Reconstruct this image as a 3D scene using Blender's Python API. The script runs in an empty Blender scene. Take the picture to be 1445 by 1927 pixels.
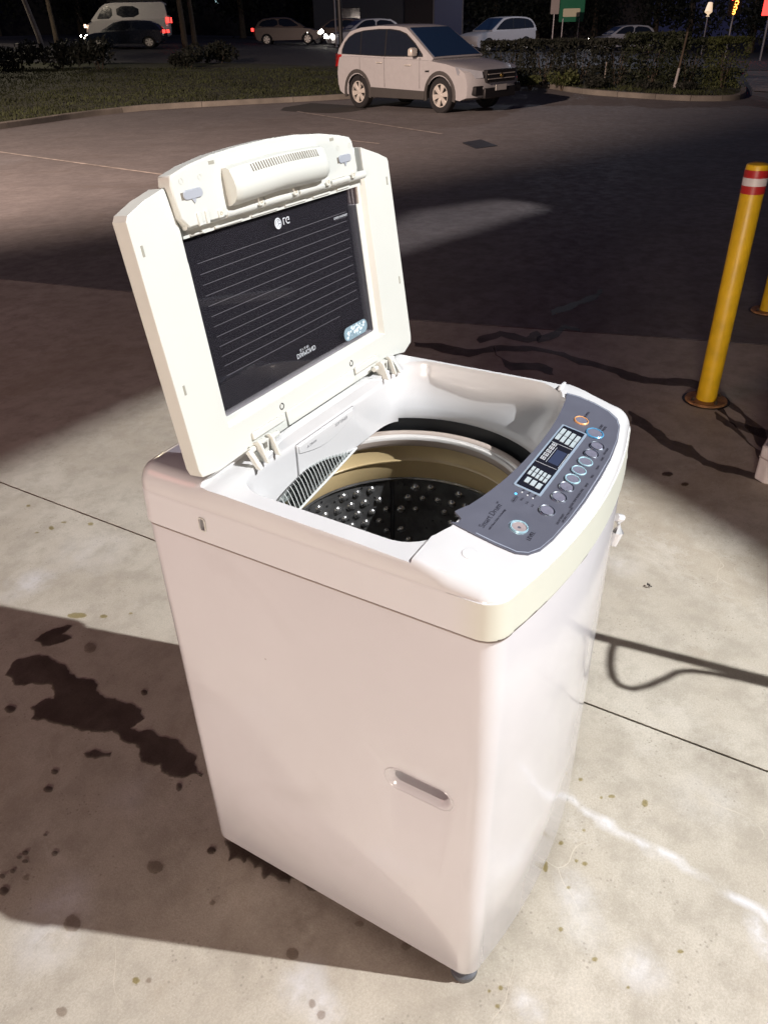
import bpy, bmesh, math, random
from math import radians as R, sin, cos, pi, sqrt, hypot, atan2
from mathutils import Vector, Matrix, noise
random.seed(7); noise.seed_set(3)
SC = bpy.context.scene
COL = SC.collection

# ------------------------------------------------------------------ camera
cam = bpy.data.cameras.new('camera'); co = bpy.data.objects.new('camera', cam); COL.objects.link(co)
yaw, pit, rol = R(31.41710123), R(32.74461756), R(-1.55978601)
f = Vector((cos(pit)*cos(yaw), cos(pit)*sin(yaw), -sin(pit)))
r = Vector((sin(yaw), -cos(yaw), 0)); u = r.cross(f)
r2 = cos(rol)*r + sin(rol)*u; u2 = -sin(rol)*r + cos(rol)*u
CAM = Vector((-0.69332, -0.26364, 1.56453))
m = Matrix((r2, u2, -f)).transposed().to_4x4(); m.translation = CAM
co.matrix_world = m
cam.sensor_fit = 'VERTICAL'; cam.sensor_height = 36; cam.lens = 1432.26/1927*36
cam.clip_start = .05; cam.clip_end = 400
SC.camera = co
# ------------------------------------------------------------------ world (night)
w = bpy.data.worlds.new('World'); SC.world = w; w.use_nodes = True
bg = w.node_tree.nodes['Background']; bg.inputs[0].default_value = (.24, .25, .62, 1); bg.inputs[1].default_value = .045
# ------------------------------------------------------------------ lamps of the forecourt at night
def lamp(kind, name, loc, aim, energy, color, **kw):
    d = bpy.data.lights.new(name, kind); o = bpy.data.objects.new(name, d); COL.objects.link(o)
    o.location = loc; o.rotation_euler = (Vector(aim)-Vector(loc)).to_track_quat('-Z', 'Y').to_euler()
    d.energy = energy; d.color = color
    for k, v in kw.items(): setattr(d, k, v)
    return o
KEY = (2.08, -5.1, 6.5)
lamp('SPOT', 'canopy_floodlight', KEY, (1.6, 1.0, 0), 4850, (.985, .985, 1), shadow_soft_size=.045, spot_size=R(66), spot_blend=.1)
lamp('AREA', 'shop_front_light', (-7, -1.6, 1.45), (0, .5, .4), 480, (1, .83, .72), shape='RECTANGLE', size=1.6, size_y=.8)
lamp('SPOT', 'street_lamp_warm', (-8, 10, 8), (9.5, 12.3, 0), 37000, (1, .73, .60), shadow_soft_size=.12, spot_size=R(54), spot_blend=.75)
lamp('AREA', 'red_sign_light', (-4.5, 5.5, 4.2), (2.2, 4.4, 0), 80, (1, .36, .33), shape='RECTANGLE', size=4.0, size_y=2.2)
lamp('POINT', 'road_lamp', (44, 14, 7), (0, 0, 0), 1500, (.85, .88, 1), shadow_soft_size=.2)
lamp('POINT', 'road_lamp_west', (22, 32, 7), (0, 0, 0), 1600, (1, .85, .65), shadow_soft_size=.2)
SC.view_settings.view_transform = 'Standard'; SC.view_settings.look = 'None'
SC.view_settings.exposure = 0; SC.view_settings.gamma = 1; SC.view_settings.use_curve_mapping = False

# ------------------------------------------------------------------ materials
def NN(nt, t, **k):
    n = nt.nodes.new(t)
    for a, v in k.items(): setattr(n, a, v)
    return n
def mat(name, col, rough=.5, metal=0, coat=0, nz=None, bump=None, emit=None, spec=.5, sheen=0):
    """nz = (scale, amount) colour mottling; bump = (scale, strength)"""
    M = bpy.data.materials.new(name); M.use_nodes = True; nt = M.node_tree; b = nt.nodes['Principled BSDF']
    b.inputs['Base Color'].default_value = (*col, 1); b.inputs['Roughness'].default_value = rough
    b.inputs['Metallic'].default_value = metal; b.inputs['Coat Weight'].default_value = coat
    b.inputs['Specular IOR Level'].default_value = spec
    if emit: b.inputs['Emission Color'].default_value = (*emit[0], 1); b.inputs['Emission Strength'].default_value = emit[1]
    tc = nt.nodes.new('ShaderNodeTexCoord')
    if nz is None and not emit: nz = (9, .04)
    if nz:
        n = nt.nodes.new('ShaderNodeTexNoise'); n.inputs['Scale'].default_value = nz[0]; n.inputs['Detail'].default_value = 6
        nt.links.new(tc.outputs['Object'], n.inputs['Vector'])
        mr = nt.nodes.new('ShaderNodeMapRange'); mr.inputs[1].default_value = .3; mr.inputs[2].default_value = .7
        mr.inputs[3].default_value = 1-nz[1]; mr.inputs[4].default_value = 1+nz[1]*.6
        mx = nt.nodes.new('ShaderNodeVectorMath'); mx.operation = 'SCALE'; mx.inputs[0].default_value = col
        nt.links.new(n.outputs[0], mr.inputs[0]); nt.links.new(mr.outputs[0], mx.inputs['Scale'])
        nt.links.new(mx.outputs[0], b.inputs['Base Color'])
        m2 = nt.nodes.new('ShaderNodeMapRange'); m2.inputs[3].default_value = max(.02, rough-.06); m2.inputs[4].default_value = min(1, rough+.08)
        nt.links.new(n.outputs[0], m2.inputs[0]); nt.links.new(m2.outputs[0], b.inputs['Roughness'])
    if bump:
        n = nt.nodes.new('ShaderNodeTexNoise'); n.inputs['Scale'].default_value = bump[0]; n.inputs['Detail'].default_value = 5
        nt.links.new(tc.outputs['Object'], n.inputs['Vector'])
        bp = nt.nodes.new('ShaderNodeBump'); bp.inputs['Strength'].default_value = bump[1]; bp.inputs['Distance'].default_value = .01
        nt.links.new(n.outputs[0], bp.inputs['Height']); nt.links.new(bp.outputs[0], b.inputs['Normal'])
    return M
def concrete(name, c1, c2, attr=True, rough=.75, bstr=.3):
    M = bpy.data.materials.new(name); M.use_nodes = True; nt = M.node_tree; b = nt.nodes['Principled BSDF']; L = nt.links.new
    geo = NN(nt, 'ShaderNodeNewGeometry')
    def nz(scale, det=8, vec=None, rou=.6, dist=0):
        n = NN(nt, 'ShaderNodeTexNoise'); n.inputs['Scale'].default_value = scale; n.inputs['Detail'].default_value = det
        n.inputs['Roughness'].default_value = rou; n.inputs['Distortion'].default_value = dist
        L(vec or geo.outputs['Position'], n.inputs['Vector']); return n.outputs[0]
    def rng(v, a, b_, c, d):
        n = NN(nt, 'ShaderNodeMapRange'); n.interpolation_type = 'SMOOTHSTEP'
        for i, x in enumerate((a, b_, c, d)): n.inputs[i+1].default_value = x
        L(v, n.inputs[0]); return n.outputs[0]
    def mix(fac, a, b_):
        n = NN(nt, 'ShaderNodeMix', data_type='RGBA')
        if isinstance(fac, float): n.inputs[0].default_value = fac
        else: L(fac, n.inputs[0])
        for k, x in ((6, a), (7, b_)):
            if isinstance(x, tuple): n.inputs[k].default_value = (*x, 1)
            else: L(x, n.inputs[k])
        return n.outputs[2]
    def mul(a, b_, op='MULTIPLY'):
        n = NN(nt, 'ShaderNodeMath', operation=op)
        for k, x in ((0, a), (1, b_)):
            if isinstance(x, (int, float)): n.inputs[k].default_value = x
            else: L(x, n.inputs[k])
        return n.outputs[0]
    big = nz(1.7, 9, rou=.62, dist=.4); mid = nz(9, 9, rou=.7); fine = nz(210, 6, rou=.75); tiny = nz(420, 3)
    c = mix(rng(big, .33, .68, 0, 1), c1, c2)
    c = mix(rng(mid, .40, .66, 0, .6), c, tuple(x*.74 for x in c1))
    c = mix(rng(nz(.9, 9, rou=.72, dist=1.2), .50, .66, 0, .5), c, (c1[0]*.80, c1[1]*.74, c1[2]*.66))
    po = NN(nt, 'ShaderNodeTexVoronoi'); po.inputs['Scale'].default_value = 75; L(geo.outputs['Position'], po.inputs['Vector'])
    c = mix(mul(rng(po.outputs['Distance'], .12, .26, 1, 0), rng(nz(7, 3), .5, .62, 0, .6)), c, tuple(x*.5 for x in c1))
    c = mix(rng(nz(3.3, 8, rou=.75, dist=.8), .56, .72, 0, .55), c, (c2[0]*1.12, c2[1]*1.14, c2[2]*1.2))
    c = mix(rng(fine, .38, .62, .32, 0), c, tuple(x*.55 for x in c1))
    c = mix(rng(tiny, .62, .75, 0, .45), c, tuple(min(1, x*1.5) for x in c2))
    # hairline scratches and arcs
    vec = NN(nt, 'ShaderNodeVectorMath', operation='ADD'); nv = NN(nt, 'ShaderNodeTexNoise'); nv.inputs['Scale'].default_value = 2.2
    L(geo.outputs['Position'], nv.inputs['Vector']); L(geo.outputs['Position'], vec.inputs[0]); L(nv.outputs['Color'], vec.inputs[1])
    for sc, wd, th in ((1.3, .0022, .5), (3.1, .003, .6)):
        v = NN(nt, 'ShaderNodeTexVoronoi', feature='DISTANCE_TO_EDGE'); v.inputs['Scale'].default_value = sc; L(vec.outputs[0], v.inputs['Vector'])
        k = mul(rng(v.outputs[0], 0, wd, 1, 0), rng(nz(3.1*sc, 3), th, th+.12, 0, .4))
        c = mix(k, c, (c2[0]*1.25, c2[1]*1.22, c2[2]*1.15))
    rgh = rng(mid, .3, .7, rough-.1, rough+.12)
    if attr:
        for an, colr, amt in (('pale', (.78, .8, .86), .8), ('damp_shade', (.20, .17, .13), .75)):
            a = NN(nt, 'ShaderNodeAttribute', attribute_name=an)
            k = mul(a.outputs['Fac'], rng(nz(14, 8, rou=.7), .34, .62, .15, amt))
            c = mix(k, c, colr)
    L(c, b.inputs['Base Color']); L(rgh, b.inputs['Roughness'])
    hb = mul(mul(mid, .6), mul(fine, .35), 'ADD')
    bp = NN(nt, 'ShaderNodeBump'); bp.inputs['Strength'].default_value = bstr; bp.inputs['Distance'].default_value = .006
    L(hb, bp.inputs['Height']); L(bp.outputs[0], b.inputs['Normal'])
    return M
MC = concrete('forecourt_concrete', (.43, .385, .31), (.53, .49, .41))
MC2 = concrete('worn_asphalt', (.155, .145, .145), (.205, .192, .19), attr=False, rough=.85, bstr=.1)
white = mat('white_plastic', (.61, .61, .61), .22, coat=.3, nz=(5, .02))
cream = mat('aged_cream_plastic', (.60, .60, .55), .3, nz=(5, .03))
def specks(M):
    nt = M.node_tree; b = nt.nodes['Principled BSDF']; L = nt.links.new; src = b.inputs['Base Color'].links[0].from_socket
    tc = NN(nt, 'ShaderNodeTexCoord'); v = NN(nt, 'ShaderNodeTexVoronoi'); v.inputs['Scale'].default_value = 11; L(tc.outputs['Object'], v.inputs['Vector'])
    m1 = NN(nt, 'ShaderNodeMapRange'); m1.inputs[1].default_value = .014; m1.inputs[2].default_value = .028; m1.inputs[3].default_value = 1; m1.inputs[4].default_value = 0; L(v.outputs['Distance'], m1.inputs[0])
    n = NN(nt, 'ShaderNodeTexNoise'); n.inputs['Scale'].default_value = 3.5; n.inputs['Detail'].default_value = 9; n.inputs['Distortion'].default_value = 1; L(tc.outputs['Object'], n.inputs['Vector'])
    m2 = NN(nt, 'ShaderNodeMapRange'); m2.inputs[1].default_value = .58; m2.inputs[2].default_value = .75; m2.inputs[3].default_value = 0; m2.inputs[4].default_value = .10; L(n.outputs[0], m2.inputs[0])
    m3 = NN(nt, 'ShaderNodeMath', operation='MULTIPLY'); L(m1.outputs[0], m3.inputs[0]); m3.inputs[1].default_value = .5
    ad = NN(nt, 'ShaderNodeMath', operation='ADD'); L(m3.outputs[0], ad.inputs[0]); L(m2.outputs[0], ad.inputs[1])
    mx = NN(nt, 'ShaderNodeMix', data_type='RGBA'); mx.inputs[7].default_value = (.22, .19, .16, 1); L(ad.outputs[0], mx.inputs[0]); L(src, mx.inputs[6]); L(mx.outputs[2], b.inputs['Base Color'])
def grade(M, c_front, c_side):
    nt = M.node_tree; b = nt.nodes['Principled BSDF']; L = nt.links.new
    g = NN(nt, 'ShaderNodeNewGeometry'); sx_ = NN(nt, 'ShaderNodeSeparateXYZ'); L(g.outputs['Position'], sx_.inputs[0])
    mr = NN(nt, 'ShaderNodeMapRange'); mr.interpolation_type = 'SMOOTHSTEP'; mr.inputs[1].default_value = .0; mr.inputs[2].default_value = .07; L(sx_.outputs[1], mr.inputs[0])
    mx = NN(nt, 'ShaderNodeMix', data_type='RGBA'); mx.inputs[6].default_value = (*c_front, 1); mx.inputs[7].default_value = (*c_side, 1); L(mr.outputs[0], mx.inputs[0]); L(mx.outputs[2], b.inputs['Base Color']); return M
bandm = mat('front_yellowed_band', (.64, .635, .55), .3)
grade(bandm, (.58, .59, .51), (.60, .60, .61))
lidmat = mat('yellowed_lid_plastic', (.575, .585, .54), .36, nz=(4, .03), bump=(400, .03))
sheet_m = mat('white_enamelled_steel', (.59, .582, .598), .17, coat=.5, nz=(2.2, .05), bump=(3.2, .035))
specks(sheet_m); specks(white)
grey_panel = mat('blue_grey_panel_film', (.10, .105, .135), .38, nz=(30, .06), bump=(600, .04))
dark = mat('black_rubber', (.012, .014, .016), .55)
blackgloss = mat('black_gloss_plastic', (.012, .013, .02), .12)
chrome = mat('satin_chrome_ring', (.62, .68, .74), .2, metal=1)
chromeb = mat('blue_ring', (.12, .42, .72), .25, metal=.4)
chromeo = mat('orange_ring', (.85, .42, .16), .3, metal=.3)
btn = mat('button_grey', (.17, .17, .22), .28, coat=.4)
printw = mat('white_print', (.5, .53, .56), .5)
printd = mat('dark_print', (.03, .03, .045), .5)
sticker_m = mat('grey_blue_sticker', (.2, .29, .34), .5, nz=(60, .15))
sticker_w = mat('worn_sticker_white', (.62, .74, .8), .5)
latchm = mat('grey_latch_plastic', (.34, .36, .4), .4)
gold = mat('yellowed_ring_plastic', (.56, .43, .23), .2, coat=.4, nz=(8, .12))
ringm = mat('pinkish_balance_ring', (.45, .38, .33), .18, coat=.5, nz=(6, .06))
steel = mat('dark_drum_steel', (.22, .22, .22), .22, metal=.7, nz=(25, .4), bump=(40, .25))
navy = mat('navy_plastic', (.03, .045, .12), .3)
blue_m = mat('blue_tape', (.1, .35, .6), .5)
foot_m = mat('grey_foot_rubber', (.07, .075, .085), .45)
def glassmat(name, tint, gl=.9, rough=.03, ior=1.5):
    M = bpy.data.materials.new(name); M.use_nodes = True; nt = M.node_tree; nt.nodes.clear(); L = nt.links.new
    o = NN(nt, 'ShaderNodeOutputMaterial'); t = NN(nt, 'ShaderNodeBsdfTransparent'); g = NN(nt, 'ShaderNodeBsdfGlossy')
    t.inputs[0].default_value = (*tint, 1); g.inputs['Roughness'].default_value = rough; g.inputs[0].default_value = (gl, gl, gl, 1)
    fr = NN(nt, 'ShaderNodeFresnel'); fr.inputs[0].default_value = ior; mx = NN(nt, 'ShaderNodeMixShader')
    L(fr.outputs[0], mx.inputs[0]); L(t.outputs[0], mx.inputs[1]); L(g.outputs[0], mx.inputs[2]); L(mx.outputs[0], o.inputs[0])
    return M
def hazy(M, col, k):
    nt = M.node_tree; o = [n for n in nt.nodes if n.type == 'OUTPUT_MATERIAL'][0]; src = o.inputs[0].links[0].from_socket
    d = NN(nt, 'ShaderNodeBsdfDiffuse'); d.inputs[0].default_value = (*col, 1); mx = NN(nt, 'ShaderNodeMixShader'); mx.inputs[0].default_value = k
    nt.links.new(src, mx.inputs[1]); nt.links.new(d.outputs[0], mx.inputs[2]); nt.links.new(mx.outputs[0], o.inputs[0]); return M
lidglass = hazy(glassmat('smoked_glass', (.62, .60, .64)), (.24, .23, .27), .035)
clearp = glassmat('clear_plastic', (.80, .83, .82), rough=.08)

# ------------------------------------------------------------------ mesh helpers
def link(name, me, M=None, parent=None, smooth=35):
    o = bpy.data.objects.new(name, me); COL.objects.link(o)
    if M is not None:
        for x in (M if isinstance(M, (list, tuple)) else [M]): me.materials.append(x)
    if parent: o.parent = parent
    if smooth:
        for p in me.polygons: p.use_smooth = True
        me.set_sharp_from_angle(angle=R(smooth))
    return o
def obj(name, bm, M=None, parent=None, smooth=35, bevel=0, seg=2):
    bmesh.ops.recalc_face_normals(bm, faces=bm.faces)
    me = bpy.data.meshes.new(name); bm.to_mesh(me); bm.free()
    o = link(name, me, M, parent, smooth)
    if bevel:
        b = o.modifiers.new('bevel', 'BEVEL'); b.width = bevel; b.segments = seg; b.limit_method = 'ANGLE'; b.angle_limit = R(40); b.use_clamp_overlap = True
    return o
def empty(name, loc=(0, 0, 0), rz=0):
    o = bpy.data.objects.new(name, None); COL.objects.link(o); o.location = loc; o.rotation_euler = (0, 0, rz); return o
def tag(o, label, cat, group=None, kind=None):
    if label: o['label'] = label
    if cat: o['category'] = cat
    if group: o['group'] = group
    if kind: o['kind'] = kind
    return o
def struct(o): o['kind'] = 'structure'; return o
def box(bm, x0, x1, y0, y1, z0, z1, mi=0, M=None):
    v = [bm.verts.new((x, y, z)) for x in (x0, x1) for y in (y0, y1) for z in (z0, z1)]
    if M is not None:
        for q in v: q.co = M @ q.co
    for a in ((0, 1, 3, 2), (4, 6, 7, 5), (0, 4, 5, 1), (2, 3, 7, 6), (0, 2, 6, 4), (1, 5, 7, 3)):
        F = bm.faces.new([v[i] for i in a]); F.material_index = mi
    return v
def prism(bm, pts, z0, z1, M=None, mi=0):
    a = [bm.verts.new((x, y, z0)) for x, y in pts]; b = [bm.verts.new((x, y, z1)) for x, y in pts]; n = len(pts)
    fs = [bm.faces.new(a[::-1]), bm.faces.new(b)] + [bm.faces.new((a[i], a[(i+1) % n], b[(i+1) % n], b[i])) for i in range(n)]
    for F in fs: F.material_index = mi
    if M is not None:
        for q in a+b: q.co = M @ q.co
    return a+b
def loft(bm, rings, cap0=True, cap1=True, mi=0, close=True):
    V = [[bm.verts.new(p) for p in ring] for ring in rings]; n = len(V[0]); fs = []
    for A, B in zip(V, V[1:]):
        for i in range(n if close else n-1):
            fs.append(bm.faces.new((A[i], A[(i+1) % n], B[(i+1) % n], B[i])))
    if cap0: fs.append(bm.faces.new(V[0][::-1]))
    if cap1: fs.append(bm.faces.new(V[-1]))
    for F in fs: F.material_index = mi
    return V
def lathe(bm, prof, c=(0, 0), n=48, a0=0, a1=2*pi, mi=0, axis=None):
    full = abs(a1-a0-2*pi) < 1e-6; k = n if full else n+1
    V = [[bm.verts.new((c[0]+rr*cos(a0+(a1-a0)*i/n), c[1]+rr*sin(a0+(a1-a0)*i/n), z)) for i in range(k)] for rr, z in prof]
    for A, B in zip(V, V[1:]):
        for i in range(k if full else k-1):
            F = bm.faces.new((A[i], A[(i+1) % k], B[(i+1) % k], B[i])); F.material_index = mi
    return V
def tube(bm, pts, rad, n=8, cap=True, mi=0):
    pts = [Vector(p) for p in pts]; rings = []
    up = Vector((0, 0, 1))
    for i, p in enumerate(pts):
        t = (pts[min(i+1, len(pts)-1)]-pts[max(i-1, 0)]).normalized()
        a = t.cross(up)
        if a.length < .05: a = t.cross(Vector((1, 0, 0)))
        a.normalize(); b = t.cross(a); rr = rad[i] if isinstance(rad, (list, tuple)) else rad
        rings.append([p+a*rr*cos(2*pi*k/n)+b*rr*sin(2*pi*k/n) for k in range(n)])
    loft(bm, rings, cap, cap, mi)
def cyl(bm, p0, p1, rad, n=16, mi=0): tube(bm, [p0, p1], rad, n, True, mi)
def boolcut(o, cutbm, op='DIFFERENCE'):
    bmesh.ops.recalc_face_normals(cutbm, faces=cutbm.faces)
    me = bpy.data.meshes.new('cut'); cutbm.to_mesh(me); cutbm.free()
    c = bpy.data.objects.new('cut', me); COL.objects.link(c)
    c.matrix_world = o.matrix_world.copy()
    md = o.modifiers.new('b', 'BOOLEAN'); md.operation = op; md.object = c; md.solver = 'EXACT'
    bpy.context.view_layer.update()
    dg = bpy.context.evaluated_depsgraph_get(); new = bpy.data.meshes.new_from_object(o.evaluated_get(dg))
    o.modifiers.remove(md); old = o.data; o.data = new; new.name = old.name
    bpy.data.objects.remove(c); bpy.data.meshes.remove(me)
def resmooth(o, ang=35):
    for p in o.data.polygons: p.use_smooth = True
    o.data.set_sharp_from_angle(angle=R(ang))
def rrect(x0, x1, y0, y1, rad, n=6):
    p = []
    for cx, cy, a in ((x1-rad, y1-rad, 0), (x0+rad, y1-rad, 90), (x0+rad, y0+rad, 180), (x1-rad, y0+rad, 270)):
        p += [(cx+rad*cos(R(a+90*i/n)), cy+rad*sin(R(a+90*i/n))) for i in range(n+1)]
    return p
def textmesh(name, s, size, M, parent, mtx, depth=.0004, align='LEFT', sx=1, sy=1):
    cu = bpy.data.curves.new('t', 'FONT'); cu.body = s; cu.size = size; cu.extrude = depth; cu.align_x = align; cu.resolution_u = 3
    t = bpy.data.objects.new('t', cu); COL.objects.link(t); bpy.context.view_layer.update()
    me = bpy.data.meshes.new_from_object(t.evaluated_get(bpy.context.evaluated_depsgraph_get()))
    bpy.data.objects.remove(t); bpy.data.curves.remove(cu)
    me.transform(mtx @ Matrix.Diagonal((sx, sy, 1, 1))); me.name = name
    return link(name, me, M, parent, smooth=0)
def surf(bm, poly, zf, cell):
    """flat polygon cut into a grid and draped over z = zf(x, y)"""
    vs = [bm.verts.new((x, y, 0)) for x, y in poly]; F0 = bm.faces.new(vs)
    xs = [p[0] for p in poly]; ys = [p[1] for p in poly]
    for ax, lo, hi in ((0, min(xs), max(xs)), (1, min(ys), max(ys))):
        k = math.floor(lo/cell)+1
        while k*cell < hi:
            co_ = Vector((0, 0, 0)); co_[ax] = k*cell; no = Vector((0, 0, 0)); no[ax] = 1
            g = bm.verts[:]+bm.edges[:]+bm.faces[:]
            bmesh.ops.bisect_plane(bm, geom=g, plane_co=co_, plane_no=no, dist=1e-6); k += 1
    for v in bm.verts: v.co.z = zf(v.co.x, v.co.y)
def poly_smooth(pts, it=2):
    for _ in range(it):
        q = []
        for i in range(len(pts)):
            a, b = pts[i], pts[(i+1) % len(pts)]
            q += [(a[0]*.75+b[0]*.25, a[1]*.75+b[1]*.25), (a[0]*.25+b[0]*.75, a[1]*.25+b[1]*.75)]
        pts = q
    return pts

# ------------------------------------------------------------------ terrain
FH = Vector((0.85339525, 0.52126437)); RH = Vector((FH.y, -FH.x))
def cl(t): return min(max(t, 0), 1)
def h(x, y):
    d = Vector((x-CAM.x, y-CAM.y)); s = d @ FH; l = min(max(d @ RH, -25), 25)
    a = -.25*cl((s-7)/14)+.54*cl((s-22)/24); b = -.004*cl((s-7)/10)-.038*cl((s-22)/24)
    return a+b*l
def sl(s, l): v = FH*s+RH*l; return CAM.x+v.x, CAM.y+v.y

# ------------------------------------------------------------------ forecourt slabs
def j2(y):      # the far joint runs slightly askew
    return 3.89-.262*y if y < 2 else 3.366-.176*(y-2)
def unp(px, py, z=0):   # measured on the photograph: picture position -> metres on the ground
    d = f*1432.26+r2*(px-722.5)-u2*(py-963.5); t = (z-CAM.z)/d.z; return CAM.x+d.x*t, CAM.y+d.y*t
PALE = [((.815, -.02), (.62, -.2), .05, 0), ((.90, -.03), (.62, -.18), .0, 0)]
pale_lines = [([unp(*q) for q in ((1060, 1490), (1100, 1525), (1160, 1560), (1225, 1598), (1260, 1610), (1310, 1645), (1390, 1690), (1440, 1725))], .010, .75),
              ([unp(*q) for q in ((1418, 1735), (1440, 1790))], .022, .9)]
pale_blobs = [(unp(1205, 1830), .04, .8), (unp(990, 1885), .022, .9), (unp(1085, 1690), .05, .5), (unp(575, 1850), .045, .8), (unp(610, 1890), .03, .8),
              (unp(60, 1095), .07, .6), (unp(110, 1700), .05, .7), (unp(80, 1745), .05, .45), (unp(120, 1700), .05, .6), (unp(95, 1755), .07, .5), (unp(250, 1490), .05, .3), (unp(120, 1680), .06, .4), (unp(1170, 1060), .06, .3), (unp(20, 1120), .05, .2),
              (unp(1330, 1500), .07, .2), (unp(170, 1040), .12, .25), (unp(1100, 1740), .04, .4)]
damp_shade_blobs = [(unp(1330, 1425), .05, .7), (unp(1385, 1460), .055, .8), (unp(1420, 1490), .03, .7), (unp(1300, 1405), .03, .5), (unp(560, 1740), .06, .9), (unp(620, 1790), .07, .5), (unp(430, 1770), .05, .4),
              (unp(230, 1450), .07, .4), (unp(60, 1220), .06, .4), (unp(20, 1200), .05, .5), (unp(300, 1660), .06, .4), (unp(120, 1860), .04, .3), (unp(1150, 1000), .1, .3), (unp(1250, 980), .12, .3), (unp(30, 1590), .1, .4), (unp(820, 1790), .08, .8), (unp(740, 1770), .07, .5)]  # damp marks; the last two paint the shade beside the front foot
def segd(p, a, b):
    ax, ay = a; bx, by = b; dx, dy = bx-ax, by-ay; t = cl(((p[0]-ax)*dx+(p[1]-ay)*dy)/(dx*dx+dy*dy+1e-12))
    return hypot(p[0]-ax-dx*t, p[1]-ay-dy*t)
def slab(name, us, ys, edge, thick=.06):
    """grid slab: us -> x by edge(u, y); soft marks as point attributes"""
    bm = bmesh.new(); V = [[bm.verts.new((edge(u_, y), y, h(edge(u_, y), y))) for u_ in us] for y in ys]
    for i in range(len(ys)-1):
        for k in range(len(us)-1): bm.faces.new((V[i][k], V[i][k+1], V[i+1][k+1], V[i+1][k]))
    bd = [V[0][k] for k in range(len(us))]+[V[i][-1] for i in range(1, len(ys))]+[V[-1][k] for k in range(len(us)-2, -1, -1)]+[V[i][0] for i in range(len(ys)-2, 0, -1)]
    lo = []
    for v in bd: lo.append(bm.verts.new(v.co-Vector((0, 0, thick))))
    for i in range(len(bd)): j = (i+1) % len(bd); bm.faces.new((bd[j], bd[i], lo[i], lo[j]))
    me = bpy.data.meshes.new(name); bm.to_mesh(me); bm.free()
    pa = me.attributes.new('pale', 'FLOAT', 'POINT'); da = me.attributes.new('damp_shade', 'FLOAT', 'POINT')
    for i, v in enumerate(me.vertices):
        x, y = v.co.x, v.co.y
        if -1.2 < x < 2.6 and -1.2 < y < 3:
            n = noise.noise(Vector((x*14, y*14, 0)))*.012; k = 0
            for pts, wd, am in pale_lines:
                for a, b in zip(pts, pts[1:]):
                    d = segd((x, y), a, b)+n
                    k = max(k, am*cl(1.15-d/wd)**1.2)
            for c, rr, am in pale_blobs: k = max(k, .75*am*cl(1-(hypot(x-c[0], y-c[1])+n*1.8)/rr/1.4)**.8)
            dd = 0
            for c, rr, am in damp_shade_blobs: dd = max(dd, am*cl(1.1-(hypot(x-c[0], y-c[1])+n*1.8)/rr/1.4)**.8)
            pa.data[i].value = k; da.data[i].value = dd
    return link(name, me, MC, None, smooth=30)
def dense(lo, hi, step, a, b, c):
    o = []; t = lo
    while t < hi: o.append(t); t += step if a < t < b else c
    return o+[hi]
fore = empty('forecourt'); fore['kind'] = 'structure'
ys = dense(-30, 40, .016, -1.0, 2.9, .35)
for s_ in (slab('slab', dense(-20, .8165, .016, -.75, .83, .5), ys, lambda u_, y: u_),
           slab('slab', [k/110 for k in range(111)], ys, lambda u_, y: .8235+(j2(y)-.008-.8235)*u_),):
    s_.parent = fore
cy = [y for y in dense(-60, 90, .5, -10, 25, 1.5)]
c_ = slab('slab', [k/110 for k in range(111)], cy, lambda u_, y: j2(y)+.006+(95-j2(y))*(u_**2.2)); c_.data.materials[0] = MC2; c_.parent = fore
bm = bmesh.new(); surf(bm, [(-20, -60), (95, -60), (95, 90), (-20, 90)], lambda x, y: h(x, y)-.045, 5.0)
struct(obj('ground', bm, mat('dark_joint_filler', (.03, .028, .026), .9), None))

# added unseen gobo overhead: its cut holes shape the floodlight's pools
def bay(pts): return [Vector((x, y, 0)).lerp(Vector(KEY), 4.6/6.5) for x, y in pts]  # hole outlines, traced from the wanted ground pool towards the lamp
bm = bmesh.new(); box(bm, -1.4, 5.4, -6.2, -.6, 4.6, 4.64)
gobo = obj('light_gobo', bm, mat('gobo_sheet', (.3, .3, .3), .7)); struct(gobo)
for pts in ([(-2.2, 2.75), (-1.0, 2.70), (.87, 2.59), (1.86, 2.53), (2.02, 2.2), (2.13, .35), (1.98, .05), (1.76, -.31), (1.2, -.75), (.5, -1.4), (-1.5, -2.6), (-3.0, .5)],
            [(4.35, 2.80), (5.6, 2.50), (6.75, 2.28), (7.1, 2.42), (7.2, 3.0), (6.3, 3.5), (5.2, 3.45), (4.6, 3.3)]):
    cb = bmesh.new(); q = bay(pts); loft(cb, [[(p.x, p.y, 4.4) for p in q], [(p.x, p.y, 4.8) for p in q]]); boolcut(gobo, cb)
bm = bmesh.new(); box(bm, 1.9, 4.4, -4.2, -1.6, 4.70, 4.703)
q_ = bay([(4.35, 2.80), (5.6, 2.50), (6.75, 2.28), (7.1, 2.42), (7.2, 3.0), (6.3, 3.5), (5.2, 3.45), (4.6, 3.3)])
for v in bm.verts: v.co.x = (min(p.x for p in q_)-.05) if v.co.x < 3 else (max(p.x for p in q_)+.05); v.co.y = (min(p.y for p in q_)-.05) if v.co.y < -3 else (max(p.y for p in q_)+.05)
tm = bpy.data.materials.new('dimmer_tint'); tm.use_nodes = True; tm.node_tree.nodes.clear()
to = NN(tm.node_tree, 'ShaderNodeOutputMaterial'); tt_ = NN(tm.node_tree, 'ShaderNodeBsdfTransparent'); tt_.inputs[0].default_value = (.84, .80, .80, 1); tm.node_tree.links.new(tt_.outputs[0], to.inputs[0])
obj('gobo_dimmer_sheet', bm, tm, gobo, smooth=0)  # added unseen sheet, dims the light through the second hole
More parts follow.
